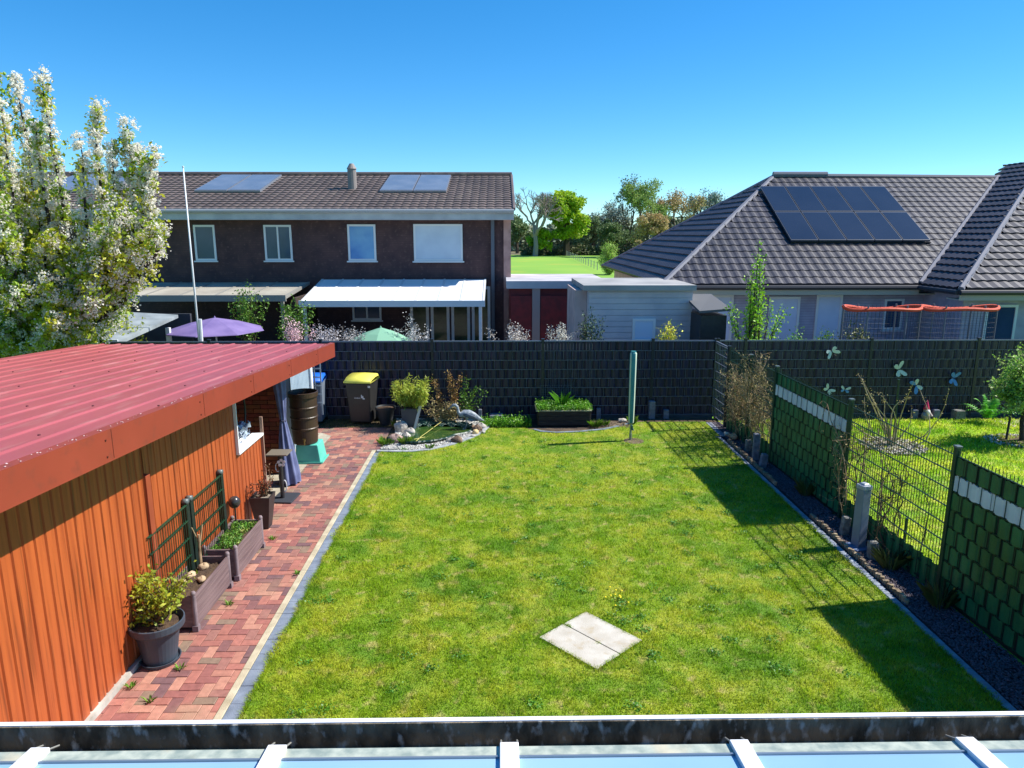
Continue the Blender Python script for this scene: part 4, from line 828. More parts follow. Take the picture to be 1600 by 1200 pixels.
stele(3.66,15.2,.18,.12,bst,'low grey stone post by the dark fence nearest the corner', grp='short stone posts at the back fence')
stele(-.45,14.98,.26,.08,bst,'small bluish block above the tail of the heron statue', grp='short stone posts at the back fence')
stele(-.1,15.1,.12,.3,bst,'low wide grey block at the fence right of the heron', grp='short stone posts at the back fence')
stele(9.13,15.05,.2,.12,bst,'grey stone post left of the gnome', grp='stone posts by the gnome')
stele(9.6,15.05,.2,.14,bst,'grey stone post right of the gnome', grp='stone posts by the gnome')
stele(10.08,15.0,.2,.22,gst,'wide brownish stone block between the gnome and the fern', grp='stone posts by the gnome')
# capped grey post
root = empty('capped_post', (4.65,8.54,0), 'tall square blue-grey post with rounded cap on a foot plate in the gravel', 'post')
gp = M('post_bluegrey', srgb(128,138,154), srgb(112,122,138), 3, .45)
R = Matrix.Rotation(.3, 3, 'Z')
mb = MB(); mb.box((4.65,8.54,.40),(.125,.125,.80), R); mb.build('shaft', gp, root, bevel=.006)
mb = MB(); mb.box((4.65,8.54,.83),(.14,.14,.06), R); mb.box((4.65,8.54,.87),(.115,.115,.03), R, taper=.6); mb.build('cap', M('cap_grey', srgb(158,164,172), None, rough=.4), root, bevel=.012)
mb = MB(); mb.box((4.63,8.53,.012),(.25,.25,.02), R); mb.build('foot_plate', M('plate_blue', srgb(96,116,150), None, rough=.5), root, bevel=.004)
# log roll edging: segments
logm = M('log_edging', srgb(166,148,120), srgb(116,100,78), 14, .9, bump=.6, island=.25)
for a, b, l in ((10.9,13.35,'weathered half-log edging strip at the far end of the gravel bed'),(7.1,9.55,'weathered half-log edging strip in the middle of the gravel bed')):
    mb = MB(); y = a
    while y < b: mb.tube([(4.475+random.uniform(-.006,.006),y,-.03),(4.475+random.uniform(-.006,.006),y,.05+random.uniform(-.015,.02))], .026, 7); y += .052
    o = mb.build('log_edging', logm, loc=(4.475,(a+b)/2,0)); tag(o, l, 'log edging', 'log edgings in the gravel bed')
mb = MB(); rock(mb, (4.62,13.5,.06), .09, 77, (1,1.2,.7)); o = mb.build('rock', M('orange_stone', srgb(196,160,120), srgb(150,112,84), 20, .8), loc=(4.62,13.5,0)); tag(o, 'rounded orange-brown stone at the far end of the gravel bed', 'rock')
mb = MB(); rock(mb, (4.55,13.72,.05), .05, 78, (1,1.3,.7)); o = mb.build('rock', M('cream_stone', srgb(220,206,180), None, rough=.8), loc=(4.55,13.72,0)); tag(o, 'small cream stone behind the orange-brown one', 'rock')
for x, y, l in [(4.75,10.4,'dark wispy grass clump against the far woven panel'),(4.78,7.0,'dark wispy grass clump against the near woven panel'),(4.72,7.9,'small grass clump in the gravel before the open mesh')]:
    tuft('bed_grass', (x, y, 0), .07, 60, .3, M('dark_tuft', srgb(60,86,36), srgb(90,100,50), 5, .6, island=.3), l, 'grass clump', wd=.006, lean=.9)
# ------------------------------------------------------------------ climbing twigs on the net
def climber(name, y0, y1, nst, ntw, label, mat, zmax=1.75, leafn=0, dx=.0, lm=None, dens=.5, loc=None):
    root = empty(name, loc or (FX(y0)+.05, (y0+y1)/2, 0), label, 'climber'); mb = MB(); P = []
    for k in range(nst):
        y = RNG.uniform(y0, y1); z1 = RNG.uniform(.8, zmax); q = curve((FX(y)+.05, y, 0), (FX(y)+RNG.normal(dx, .06), y+RNG.normal(0, .25), z1), tuple(RNG.normal(0, .1, 3)), 10, .02); P.append(q); mb.tube(q, np.linspace(.012, .005, 10), 5)
    for k in range(ntw):
        q0 = P[RNG.integers(0, nst)] ; p = q0[RNG.integers(2, 10)]; d = RNG.normal(0, 1, 3)*[.10, .28, .22]; e = p+d; e[2] = min(e[2], zmax+.05); q = curve(p, e, tuple(RNG.normal(0, .05, 3)), 6, .012); P.append(q); mb.tube(q, np.linspace(.004, .0018, 6), 4)
    mb.build('twigs', mat, root)
    if leafn: C = along(P[nst:], leafn, .02, .2); fast('leaves', leafquads(C, .035), 4, lm, root)
    return root
climber('brushwood_climber', 12.1, 14.25, 26, 700, 'dense tangle of dry pale twigs covering the far open mesh', twigp, leafn=9, lm=M('dry_leaf', srgb(190,172,118), srgb(138,122,74), 9, .8, island=.4), loc=(4.83,13.2,0))
climber('bare_climber', 9.3, 9.6, 4, 80, 'bare twiggy climber on the post between woven panel and open mesh', twigp, leafn=4, lm=leafpale, loc=(4.9,9.4,0))
climber('mesh_climber', 7.6, 9.3, 9, 110, 'thin bare twigs growing up the near open mesh', twig, zmax=1.65, dx=.1, loc=(5.0,8.4,0))
# shrub with pale bare branches (young bare tree behind net)
T = [(7.45+RNG.normal(0,.5), 12.9+RNG.normal(0,.4), RNG.uniform(.7,1.45)) for _ in range(13)]
shrub('bare_branched_shrub', (7.5,13.0,0), T, 'young bare shrub with pale upturned branches tied to a green stake', 'shrub', leafpale, .04, 14, .02, sm=M('pale_branch', srgb(190,172,140), srgb(140,122,96), 9, .8), r0=.018, bow=.16, t0=.75)
mb = MB(); mb.lathe([(.001,.03),(.3,.03),(.5,.01),(.6,-.01)][::-1], (7.5,12.95,0), 24); mb.build('mulch_ring', soil_pale, kind='structure')
pebbles('mulch_stones', [(7.5+.6*cos(a), 12.95+.6*sin(a)) for a in np.linspace(0, 2*pi, 16)[:-1]], 700, .03, M('mulch_grey', srgb(170,164,152), None, rough=.8, island=.4), .02, 'pale stones ringed round the bare branched shrub')
# small leafy tree
root = empty('young_tree', (10.25,13.25,0), 'young leafy tree with pale green leaves on the neighbour lawn at the right edge', 'tree')
mb = MB(); P = []; tr = np.array([(10.25,13.25,0),(10.2,13.27,.4),(10.22,13.25,.75),(10.25,13.25,1.0)]); mb.tube(tr, [.055,.045,.04,.03], 9)
for k in range(55):
    a = RNG.uniform(0, 2*pi); el = RNG.uniform(-.1, 1.3); L = RNG.uniform(.45, .95); s_ = (10.23,13.26,RNG.uniform(.65,1.05)); e = (s_[0]+L*cos(a)*cos(el), s_[1]+L*sin(a)*cos(el)*.9, s_[2]+L*sin(el)*1.05)
    q = curve(s_, e, (0,0,RNG.uniform(-.05,.12)), 8, .02); P.append(q); mb.tube(q, np.linspace(.016,.003,8), 5)
mb.build('trunk', bark, root); C = along(P, 170, .055, .3); fast('crown', leafquads(C, .06, asp=.6), 4, M('tree_leaf_pale', srgb(150,186,84), srgb(112,156,60), 5, .5, island=.35, transl=.35, c3=srgb(206,206,150), scale3=6), root)
mb = MB(); mb.tube([(9.98,13.33,0),(10.0,13.33,.75)], .022, 7); o = mb.build('tree_stake', bark, loc=(10,13.33,0)); tag(o, 'dark stake beside the trunk of the young leafy tree', 'stake')
mb = MB(); mb.lathe([(.001,.03),(.4,.02),(.62,-.004)][::-1], (10.25,13.25,0), 24); mb.build('mulch_ring', soil, kind='structure')
pebbles('ring_stones', [(10.25+.7*cos(a), 13.25+.5*sin(a)) for a in np.linspace(0, 2*pi, 18)[:-1]], 420, .03, M('ring_stone', srgb(186,182,170), None, rough=.8, island=.3), .01, 'pale stones ringed round the young leafy tree', holes=[[(10.25+.48*cos(a), 13.25+.33*sin(a)) for a in np.linspace(0, 2*pi, 18)[:-1]]])
sheet('neighbour_paving', [(10.9,14.2),(14,14.0),(14,14.85),(10.7,14.9)], 0.0, concrete, h=.02)
# fern
V = []
for k in range(26):
    a = RNG.uniform(0, 2*pi); L = RNG.uniform(.35,.65); el = RNG.uniform(.5,1.35); c0 = np.array([10.5,14.65,0.02])
    P = curve(c0, c0+[L*cos(a)*cos(el), L*sin(a)*cos(el), L*sin(el)*.9], (0,0,.12), 14)
    for i in range(2, 14):
        t = P[i]-P[i-1]; t /= np.linalg.norm(t); s_ = np.cross(t, [0,0,1]); s_ /= np.linalg.norm(s_); ll = .11*sin(pi*(i/14)**.8)+.015
        for sg in (-1, 1): tip = P[i]+s_*sg*ll+t*.03-np.array([0,0,.015]); V += [P[i]-t*.014, P[i]+t*.014, tip]
o = fast('fern', np.array(V), 3, M('fern_green', srgb(110,190,60), srgb(80,160,44), 5, .5, island=.3, transl=.35), loc=(10.5,14.65,0)); tag(o, 'bright green fern in front of the dark fence', 'fern')
# gnome
root = empty('garden_gnome', (9.33,14.95,0), 'garden gnome with a pointed pink-red hat standing at the dark fence', 'garden gnome')
mb = MB(); mb.lathe([(.06,0),(.085,.02),(.095,.08),(.075,.15),(.05,.18)], (9.33,14.95,0), 16); mb.lathe([(.05,.16),(.06,.2),(.058,.24),(.04,.27)], (9.33,14.95,0), 14); mb.tube([(9.27,14.93,.16),(9.24,14.87,.1),(9.29,14.85,.1)], [.025,.02,.015], 8); mb.tube([(9.39,14.93,.16),(9.42,14.87,.1),(9.37,14.85,.1)], [.025,.02,.015], 8); mb.build('body', M('gnome_grey', srgb(170,160,156), srgb(140,128,124), 12, .6), root, smooth=True)
mb = MB(); mb.lathe([(.066,.235),(.06,.26),(.035,.34),(.012,.42),(.002,.44)], (9.33,14.96,0), 14); mb.build('hat', M('gnome_hat', srgb(196,36,84), None, rough=.5), root, smooth=True)
mb = MB(); mb.tube([(9.33,14.9,.22),(9.33,14.87,.17),(9.33,14.87,.11)], [.04,.042,.008], 10); mb.lathe([(.002,.2),(.012,.21),(.002,.222)], (9.33,14.875,.01), 8); mb.build('beard', M('beard_white', srgb(224,220,214), None, rough=.8), root, smooth=True)
# butterflies
def butterfly(x, z, s, ang, m1, m2, label, y=15.24):
    root = empty('butterfly_ornament', (x, y, z), label, 'butterfly', 'butterfly ornaments on the dark fence'); R = Matrix.Rotation(ang, 3, 'Y')
    def wing(pts, mir, nm, m_):
        P_ = [Vector((mir*a*s, -.012-abs(a)*.25*s, b*s)) for a, b in pts]; P_ = [R@p for p in P_]; n = len(P_)
        v = [(x+p.x, y+p.y, z+p.z) for p in P_]+[(x+p.x, y+p.y+.004, z+p.z) for p in P_]; mb = MB()
        mb.add(v, [tuple(range(n)), tuple(range(n, 2*n))[::-1]]+[(i, (i+1) % n, n+(i+1) % n, n+i) for i in range(n)]); return mb.build(nm, m_, root)
    up_ = [(0,.02),(.25,.35),(.6,.62),(.85,.66),(.95,.5),(.85,.25),(.5,.02),(.1,-.04)]; lo_ = [(0,-.03),(.4,-.02),(.72,-.12),(.78,-.35),(.6,-.55),(.35,-.5),(.12,-.25)]
    for mir in (-1, 1):
        wing(up_, mir, 'upper_wing', m1); wing(lo_, mir, 'lower_wing', m2)
    mb = MB(); q = [R@Vector((0,-.02,zz*s)) for zz in (-.35,-.1,.15,.3)]; mb.tube([(x+p.x, y+p.y, z+p.z) for p in q], [.003,.008,.009,.005], 6)
    for mir in (-1, 1): q = [R@Vector((dx_*mir*s,-.02,zz*s)) for dx_, zz in ((0,.3),(.15,.6),(.3,.72))]; mb.tube([(x+p.x, y+p.y, z+p.z) for p in q], .0025, 4)
    mb.build('body', black, root)
bw = M('wing_white', srgb(206,216,206), srgb(180,196,190), 30, .6); bb_ = M('wing_blue', srgb(60,120,186), srgb(110,160,206), 24, .6)
butterfly(7.25,1.47,.16,radians(150),bw,bw,'white butterfly highest on the dark fence')
butterfly(8.78,1.07,.19,radians(70),bw,bw,'white butterfly in the middle, above the blue one')
butterfly(9.2,.71,.18,radians(-120),bb_,bw,'blue butterfly just above the bare shrub tips')
butterfly(10.02,.87,.17,radians(100),bb_,bb_,'blue butterfly farthest right, left of the young tree')
butterfly(7.25,.62,.14,radians(40),bw,bw,'small whitish butterfly peeking over the green woven panel')
butterfly(7.62,.62,.12,radians(10),bw,bb_,'small pale butterfly low between the woven panel and the bare shrub')

# ================================================================== GLASS PATIO COVER BELOW THE CAMERA
root = empty('patio_cover', (0,2.2,0), 'white patio cover with glass panes coloured with reflected sky and mossy gutter at the bottom of the view', 'patio cover')
gut = M('mossy_gutter', srgb(128,114,92), srgb(66,58,44), 11, .9, c3=srgb(190,186,176), scale3=26, bump=.6, lo=.4, hi=.6, stretch=(1,1,.5))
lipw = M('lip_white', (.8,.8,.82), (.7,.7,.72), 6, .35)
X0_, X1_ = -2.85, 4.6
mb = MB(); mb.bb((X0_,2.232,2.19),(X1_,2.252,2.298)); mb.build('gutter_lip', lipw, root)
mb = MB(); mb.bb((X0_,2.2315,2.19),(X1_,2.2265,2.294)); mb.bb((X0_,2.10,2.18),(X1_,2.2345,2.20)); mb.bb((X0_,2.1645,2.2),(X1_,2.170,2.204)); mb.bb((X0_,2.095,2.18),(X1_,2.10,2.27)); mb.build('gutter', gut, root)
mb = MB(); mb.bb((X0_,2.0,2.02),(X1_,2.09,2.17)); mb.build('beam', lipw, root)
sl_ = .12; zt_ = lambda y: 2.275+(2.12-y)*sl_
raf = [-2.37,-1.565,-.765,.025,.815,1.6,2.4,3.2,4.0]
opal = M('sky_tint_pane', srgb(144,178,204), srgb(132,168,198), 1.2, .12, spec=.9)  # blue of the reflected sky put into the base colour of the glass
dusty = M('dusty_strip', srgb(176,182,168), srgb(132,144,136), 22, .5, c3=srgb(196,186,160), scale3=5)
def slope_box(mb, xa, xb, ya, yb, dz0, dz1, mi=0):
    V = [(x, y, zt_(y)+d) for d in (dz0, dz1) for x, y in ((xa,ya),(xb,ya),(xb,yb),(xa,yb))]; mb.add(V, [(0,3,2,1),(4,5,6,7),(0,1,5,4),(1,2,6,5),(2,3,7,6),(3,0,4,7)], mi)
for a, b in zip(raf[:-1], raf[1:]):
    mb = MB(); slope_box(mb, a+.03, b-.03, -1.8, 2.062, -.006, .004); pn = mb.build('glass_pane', opal, root)
    mb = MB(); slope_box(mb, a+.03, b-.03, 2.066, 2.122, -.012, .006); mb.build('dusty_strip', dusty, pn)
    mb = MB(); slope_box(mb, a+.03, b-.03, 2.058, 2.066, -.006, .011); mb.build('pane_joint', M('joint_bar', srgb(150,158,166), None, rough=.3, metal=.6), pn)
for a in raf:
    mb = MB(); slope_box(mb, a-.032, a+.032, -1.8, 2.125, -.08, .022); rr_ = mb.build('rafter', lipw, root, bevel=.003)
    for s in (-.028,.028): mb = MB(); mb.tube([(a+s,2.11,2.295),(a+s,2.175,2.262)], .0035, 5); mb.build('gasket_end', M('steel_clip', srgb(150,148,140), None, rough=.5, metal=.3), rr_)
for xx in (-2.7,.8,4.4): mb = MB(); mb.bb((xx-.05,2.02,0),(xx+.05,2.09,2.02)); mb.build('post', lipw, root)

# ================================================================== HOUSES BEYOND THE FENCE
def tiled(mb, org, u, v, U, Vv, test, pu=.30, pv=.36, hgt=.03, sub=4, amp=.022):
    """rows of roof tiles: u along eave, v up the slope"""
    org = np.array(org, float); u = np.array(u, float); v = np.array(v, float); u /= np.linalg.norm(u); v /= np.linalg.norm(v); n = np.cross(u, v)
    rows = int(U[1] and Vv/pv)+1; V = []; F = []
    us = np.arange(U[0], U[1]+1e-6, pu/sub); pr = amp*np.abs(np.sin(pi*us/pu))**.7
    for r in range(rows):
        v0, v1 = r*pv, min((r+1)*pv+.02, Vv)
        if v0 >= Vv: break
        a = org+us[:, None]*u+v0*v+(pr+hgt)[:, None]*n; b = org+us[:, None]*u+v1*v+(pr)[:, None]*n; c = org+us[:, None]*u+v0*v+(pr*0-.01)[:, None]*n
        k = len(us); base = mb.n
        vm = (v0+v1)/2; ok = [test((us[i]+us[i+1])/2, vm) for i in range(k-1)]
        F = [(i, i+1, k+i+1, k+i) for i in range(k-1) if ok[i]]+[(2*k+i, 2*k+i+1, i+1, i) for i in range(k-1) if ok[i]]
        mb.add(np.concatenate([a, b, c]), F)
tileb = M('brown_tile', srgb(108,94,88), srgb(88,76,72), .6, .6, c3=srgb(120,108,98), scale3=3)
tiled_dark = M('dark_tile', srgb(58,56,66), srgb(46,45,54), .7, .5, spec=.5, c3=srgb(72,70,76), scale3=5)
darkbrick = M('dark_brick', srgb(88,62,62), srgb(66,46,50), 2, .85, c3=srgb(104,78,74), scale3=9)
frame_w = M('window_frame', srgb(214,218,222), None, rough=.4)
glassd = M('window_glass', (.02,.05,.11), (.04,.08,.16), .8, .1, spec=.5)
wood_eave = M('eave_board', srgb(190,190,192), srgb(168,168,172), 2, .6)
pvm = M('solar_glass', srgb(118,126,138), srgb(104,114,128), 1.5, .2, spec=.6)
pvd = M('solar_dark', srgb(40,44,58), srgb(34,38,52), .8, .15, spec=.8)
alu = M('alu_frame', srgb(150,156,166), None, rough=.35, metal=.5)
def window(root, x, z0, w_, h_, y, gm=glassd, nm='window', fr=.07, mull=False):
    mb = MB(); mb.bb((x,y-.03,z0),(x+w_,y+.02,z0+fr)); mb.bb((x,y-.03,z0+h_-fr),(x+w_,y+.02,z0+h_)); mb.bb((x,y-.03,z0+fr),(x+fr,y+.02,z0+h_-fr)); mb.bb((x+w_-fr,y-.03,z0+fr),(x+w_,y+.02,z0+h_-fr))
    if mull: mb.bb((x+w_/2-.03,y-.03,z0+fr),(x+w_/2+.03,y+.02,z0+h_-fr))
    f = mb.build('frame' if nm != 'window' else 'window', frame_w, root)
    mb = MB(); mb.bb((x+fr,y-.005,z0+fr),(x+w_-fr,y+.01,z0+h_-fr)); mb.build('pane', gm, f)
    mb = MB(); mb.bb((x-.05,y-.09,z0-.05),(x+w_+.05,y-.031,z0-.003)); mb.build('sill', frame_w, f)
# --- left terraced house
WY = 26.0; EZ = 4.93; RY = 31.2; RZ = 6.42; XL = -26.0; XR = 0.12
root = empty('terraced_house', (-12,28,0), 'two-storey dark brick terraced house with brown tiled roof behind the anthracite fence', 'house')
mb = MB(); mb.bb((XL,WY,-.1),(XR,36.2,4.72)); mb.add([(XR,WY,4.72),(XR,36.2,4.72),(XR,31.2,6.3),(XR-.2,WY,4.72),(XR-.2,36.2,4.72),(XR-.2,31.2,6.3)], [(0,1,2),(5,4,3)])
# brick courses as fine projecting joints
mb.build('wall', darkbrick, root)
mb = MB()
for k in range(58): mb.bb((XL,WY-.006,.04+k*.08),(XR-.3,WY-.001,.052+k*.08))
mb.build('brick_joints', M('brick_joint', srgb(70,54,56), None, rough=.9), root)
mb = MB(); mb.bb((XR,WY-.05,0),(XR+.26,36.0,4.62)); mb.build('side_cladding', M('pink_brick', srgb(190,150,140), srgb(160,122,114), 3, .8), root)
mb = MB(); mb.bb((XR-.45,WY-.12,0),(XR-.33,WY-.01,4.6)); mb.build('downpipe', M('pipe_grey', srgb(90,96,108), None, rough=.5), root)
sv = np.array([0, RY-25.4, RZ-EZ+.1]); sl0 = np.linalg.norm(sv)
mb = MB(); tiled(mb, (XL,25.4,EZ-.12), (1,0,0), sv, (0, XR+.38-XL), sl0, lambda a, b: True, .30, .36, .035); mb.add([(XL,25.4,EZ-.16),(XR+.38,25.4,EZ-.16),(XR+.38,RY,RZ-.05),(XL,RY,RZ-.05),(XR+.38,37,EZ-.16),(XL,37,EZ-.16)], [(0,1,2,3),(3,2,4,5)])
rf = mb.build('roof', tileb, root)
mb = MB(); mb.tube([(XL,RY,RZ+.02),(XR+.38,RY,RZ+.02)], .1, 8); mb.tube([(XR+.36,25.4,EZ-.1),(XR+.36,RY,RZ+.0)], .06, 6); mb.build('ridge_tiles', tileb, rf)
mb = MB(); mb.bb((XL,25.36,EZ-.46),(XR+.36,25.395,EZ-.16)); mb.bb((XL,25.395,EZ-.46),(XR+.36,26.0,EZ-.43)); mb.build('eave_board', wood_eave, root)
mb = MB(); mb.tube([(XL,25.3,EZ-.17),(XR+.36,25.3,EZ-.17)], .07, 8); mb.build('gutter', M('gutter_zinc', srgb(150,154,158), None, rough=.5), root)
def onroof(x, t, lift=.12): p = np.array([x, 25.4, EZ-.12])+sv*t; return p+np.array([0, -sv[2], sv[1]])/sl0*lift
for (xa, xb, nn, m_) in ((-11.5,-9.0,2,pvm),(-4.55,-2.0,2,pvm),(-17.5,-14.8,2,pvm)):
    for k in range(nn):
        a = xa+(xb-xa)*k/nn; b = xa+(xb-xa)*(k+1)/nn-.04; q = [onroof(a,.42),onroof(b,.42),onroof(b,.92),onroof(a,.92)]; q2 = [onroof(a,.42,.04),onroof(b,.42,.04),onroof(b,.92,.04),onroof(a,.92,.04)]
        mb = MB(); mb.add(q+q2, [(0,1,2,3),(7,6,5,4),(0,4,5,1),(1,5,6,2),(2,6,7,3),(3,7,4,0)]); s_ = mb.build('solar_panel', alu, root)
        mb = MB(); c = np.mean(q, axis=0); n_ = np.array([0,-sv[2],sv[1]])/sl0; qq = [c+(p-c)*.94+n_*.006 for p in q]; mb.add(qq, [(0,1,2,3)]); mb.build('panel_glass', m_, s_)
p = onroof(-5.72,.55,0)
mb = MB(); mb.tube([p-[0,0,.2], p+[0,0,.75]], .17, 12); mb.tube([p+[0,0,.75], p+[0,0,.95]], [.2,.08], 12); mb.build('chimney', M('chimney_grey', srgb(134,126,122), None, rough=.7), rf)
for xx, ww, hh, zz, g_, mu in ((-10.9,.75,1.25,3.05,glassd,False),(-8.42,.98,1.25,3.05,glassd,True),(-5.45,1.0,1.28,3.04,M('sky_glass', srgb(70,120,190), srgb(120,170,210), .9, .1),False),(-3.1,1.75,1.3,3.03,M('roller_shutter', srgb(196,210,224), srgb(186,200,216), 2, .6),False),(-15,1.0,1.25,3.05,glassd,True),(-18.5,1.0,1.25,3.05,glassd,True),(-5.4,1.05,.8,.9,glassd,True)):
    window(root, xx, zz, ww, hh, WY-.01, g_, mull=mu)
for k in range(4): window(root, -3.3+k*.75, .02, .68, 2.1, WY-.01, M('door_glass', (.02,.035,.02), (.05,.08,.03), 2, .1, spec=.8), nm='window', fr=.1)
# awnings and patio roofs
def patio_roof(x0, x1, y0, y1, z0, z1, mat, label, bars=6, fm=frame_w):
    r = empty('patio_roof', ((x0+x1)/2, y0, 0), label, 'patio roof'); n = bars
    for k in range(n):
        a = x0+(x1-x0)*k/n; b = x0+(x1-x0)*(k+1)/n; mb = MB(); V = [(a+.04,y0,z0),(b-.04,y0,z0),(b-.04,y1,z1),(a+.04,y1,z1)]; mb.add(V+[(x_, y_, z_+.03) for x_, y_, z_ in V], [(3,2,1,0),(4,5,6,7),(0,1,5,4),(1,2,6,5),(2,3,7,6),(3,0,4,7)]); mb.build('roof_pane', mat, r)
    mb = MB()
    for k in range(n+1): a = x0+(x1-x0)*k/n; mb.add([(a-.035,y0,z0-.05),(a+.035,y0,z0-.05),(a+.035,y1,z1-.05),(a-.035,y1,z1-.05),(a-.035,y0,z0+.05),(a+.035,y0,z0+.05),(a+.035,y1,z1+.05),(a-.035,y1,z1+.05)], [(0,3,2,1),(4,5,6,7),(0,1,5,4),(1,2,6,5),(2,3,7,6),(3,0,4,7)])
    mb.bb((x0-.05,y0-.08,z0-.12),(x1+.05,y0-.002,z0+.08)); mb.build('frame', fm, r)
    for a in (x0+.1, x1-.1): mb = MB(); mb.bb((a-.05,y0+.0,-.03),(a+.05,y0+.1,z0-.12)); mb.build('post', fm, r)
patio_roof(-6.4,-.55,22.9,25.9,1.82,2.35,M('white_awning', srgb(236,238,240), None, rough=.5),'bright white patio roof at the right half of the brick house',8)
patio_roof(-12.6,-6.9,22.9,25.9,2.0,2.25,M('beige_awning', srgb(176,170,156), srgb(150,144,132), 1, .7),'low beige-grey patio roof at the left half of the brick house',5, M('frame_dull', srgb(140,138,132), None, rough=.6))
mb = MB(); mb.bb((-6.75,23.2,-.03),(-6.65,25.9,1.95)); o = mb.build('partition_screen', M('screen_brown', srgb(70,56,50), srgb(50,40,38), 3, .8), loc=(-6.7,24.5,0)); tag(o, 'dark brown screen between the two patio roofs', 'screen')
def parasol(x, y, z, r, mat, label, pole=frame_w):
    t = empty('parasol', (x, y, 0), label, 'parasol'); mb = MB(); mb.lathe([(r,z-.32),(r*.99,z-.3),(r*.5,z-.1),(.03,z+.03),(.01,z+.08)], (x,y,0), 8, caps=False); mb.build('canopy', mat, t)
    mb = MB(); mb.tube([(x,y,-.03),(x,y,z)], .025, 8); mb.build('pole', pole, t); mb = MB(); mb.lathe([(.25,-.03),(.25,.03),(.05,.06)], (x,y,0), 16); mb.build('foot', black, t)
parasol(-7.7,19.2,1.75,1.3,M('purple_cloth', srgb(128,110,160), srgb(108,92,144), 2, .8),'open purple parasol behind the shed roof end')
parasol(-3.15,18.6,1.55,.85,M('green_cloth', srgb(120,168,140), None, rough=.8),'small pale green parasol tip showing above the fence')
mb = MB(); mb.tube([(-7.32,17.2,-.03),(-7.32,17.2,3.0),(-7.32,17.2,5.48)], [.028,.024,.016], 8)
t = empty('flagpole', (-7.32,17.2,0), 'tall slender white flagpole in front of the brick house', 'flagpole'); mb.build('pole', frame_w, t, smooth=True); mb = MB(); mb.lathe([(.004,5.48),(.025,5.49),(.025,5.52),(.004,5.53)], (-7.32,17.2,0), 10); mb.build('finial', frame_w, t)
mb = MB(); mb.tube([(-7.05,16.6,-.03),(-7.0,16.6,2.05)], .045, 8); o = mb.build('leaning_pipe', frame_w, loc=(-7.05,16.6,0)); tag(o, 'short white pipe standing right of the flagpole foot', 'pipe')
# garden oddments above the fence line (pale statues, cushions)
for i, (x, y, z, s_, c, l) in enumerate([(-5.3,18,0,1.95,(226,190,196),'tall pinkish-white flowering bush showing above the end of the red shed roof'),(-4.5,18.2,0,1.75,(196,192,196),'pale grey-flowering bush left of the green parasol'),(-3.9,18.2,0,1.75,(180,176,176),'pale flowering bush touching the left edge of the green parasol'),(-2.4,18.4,0,1.8,(206,204,200),'white flowering bush before the patio door posts'),(.35,18.5,0,1.7,(214,208,200),'white flowering bush by the corner of the brick house'),(1.5,18.4,0,1.72,(206,206,196),'round white flowering bush before the red garage')]):
    cm = M('fig%d' % i, srgb(*c), None, rough=.7, island=.3, transl=.2)
    rr = .16+.09*random.random(); T = [(x+RNG.normal(0,rr), y+RNG.normal(0,rr), s_-.22+RNG.normal(0,.14)) for _ in range(12)]
    shrub('flowering_bush', (x,y,0), T, l, 'bush', cm, .05, 140, .06, r0=.01, t0=.6)
# --- garages
root = empty('red_garage', (1.2,24,0), 'dark red boarded garage with pale flat roof between the two houses', 'garage')
red = M('dark_red_board', srgb(110,32,34), srgb(86,24,28), 3, .7)
mb = MB(); mb.bb((.3,24,-.05),(2.75,28,2.2)); mb.build('wall', red, root); mb = MB(); mb.bb((.2,23.85,2.2),(3.6,28.1,2.45)); mb.build('flat_roof', M('flat_roof_grey', srgb(190,188,192), srgb(160,158,166), 1, .8), root)
for a, b in ((.35,1.05),(1.35,2.35)): mb = MB(); mb.bb((a,23.93,0),(b,23.995,1.95)); mb.build('door', M('door_red', srgb(128,30,34), srgb(100,24,28), 5, .6), root)
mb = MB(); mb.bb((1.07,23.9,0),(1.33,24.0,2.2)); mb.bb((2.4,23.9,0),(2.62,24.0,2.2)); mb.build('pillar', M('pillar_pale', srgb(160,142,138), None, rough=.8), root)
root = empty('white_garage', (4.5,20,0), 'flat-roofed garage clad in pale grey boards between the two houses', 'garage')
clad = M('pale_cladding', srgb(198,192,196), srgb(180,176,184), 2, .7)
mb = MB(); mb.bb((2.35,19.0,-.05),(5.15,22,2.52)); 
for k in range(16): mb.bb((2.36,18.975,.0+k*.155),(5.14,19.0,.0+k*.155+.14))
mb.build('wall', clad, root); mb = MB(); mb.bb((2.2,18.85,2.52),(5.2,22.1,2.66)); mb.build('flat_roof', M('flat_pale', srgb(168,166,164), srgb(140,140,140), 1, .8), root)
window(root, 3.55, 1.15, .62, .62, 18.965, M('pale_glass', srgb(196,214,236), None, rough=.2))
mb = MB(); mb.bb((2.02,19.3,-.05),(2.345,21.5,2.5)); mb.build('side_wall', M('pale_brick', srgb(196,176,172), srgb(170,150,148), 2, .8), root)
root = empty('dark_shed', (5.6,18.2,0), 'small black garden shed with pale lean-to roof right of the pale garage', 'shed')
mb = MB(); mb.bb((5.12,18.0,-.05),(5.78,19.6,1.95)); mb.build('wall', black, root); mb = MB(); mb.add([(5.05,17.9,2.02),(5.85,17.9,2.08),(5.85,19.7,2.3),(5.05,19.7,2.3),(5.05,17.9,2.08),(5.85,17.9,2.14),(5.85,19.7,2.36),(5.05,19.7,2.36)], [(0,3,2,1),(4,5,6,7),(0,1,5,4),(1,2,6,5),(2,3,7,6),(3,0,4,7)]); mb.build('roof', M('felt_dark', srgb(92,94,98), None, rough=.9), root)
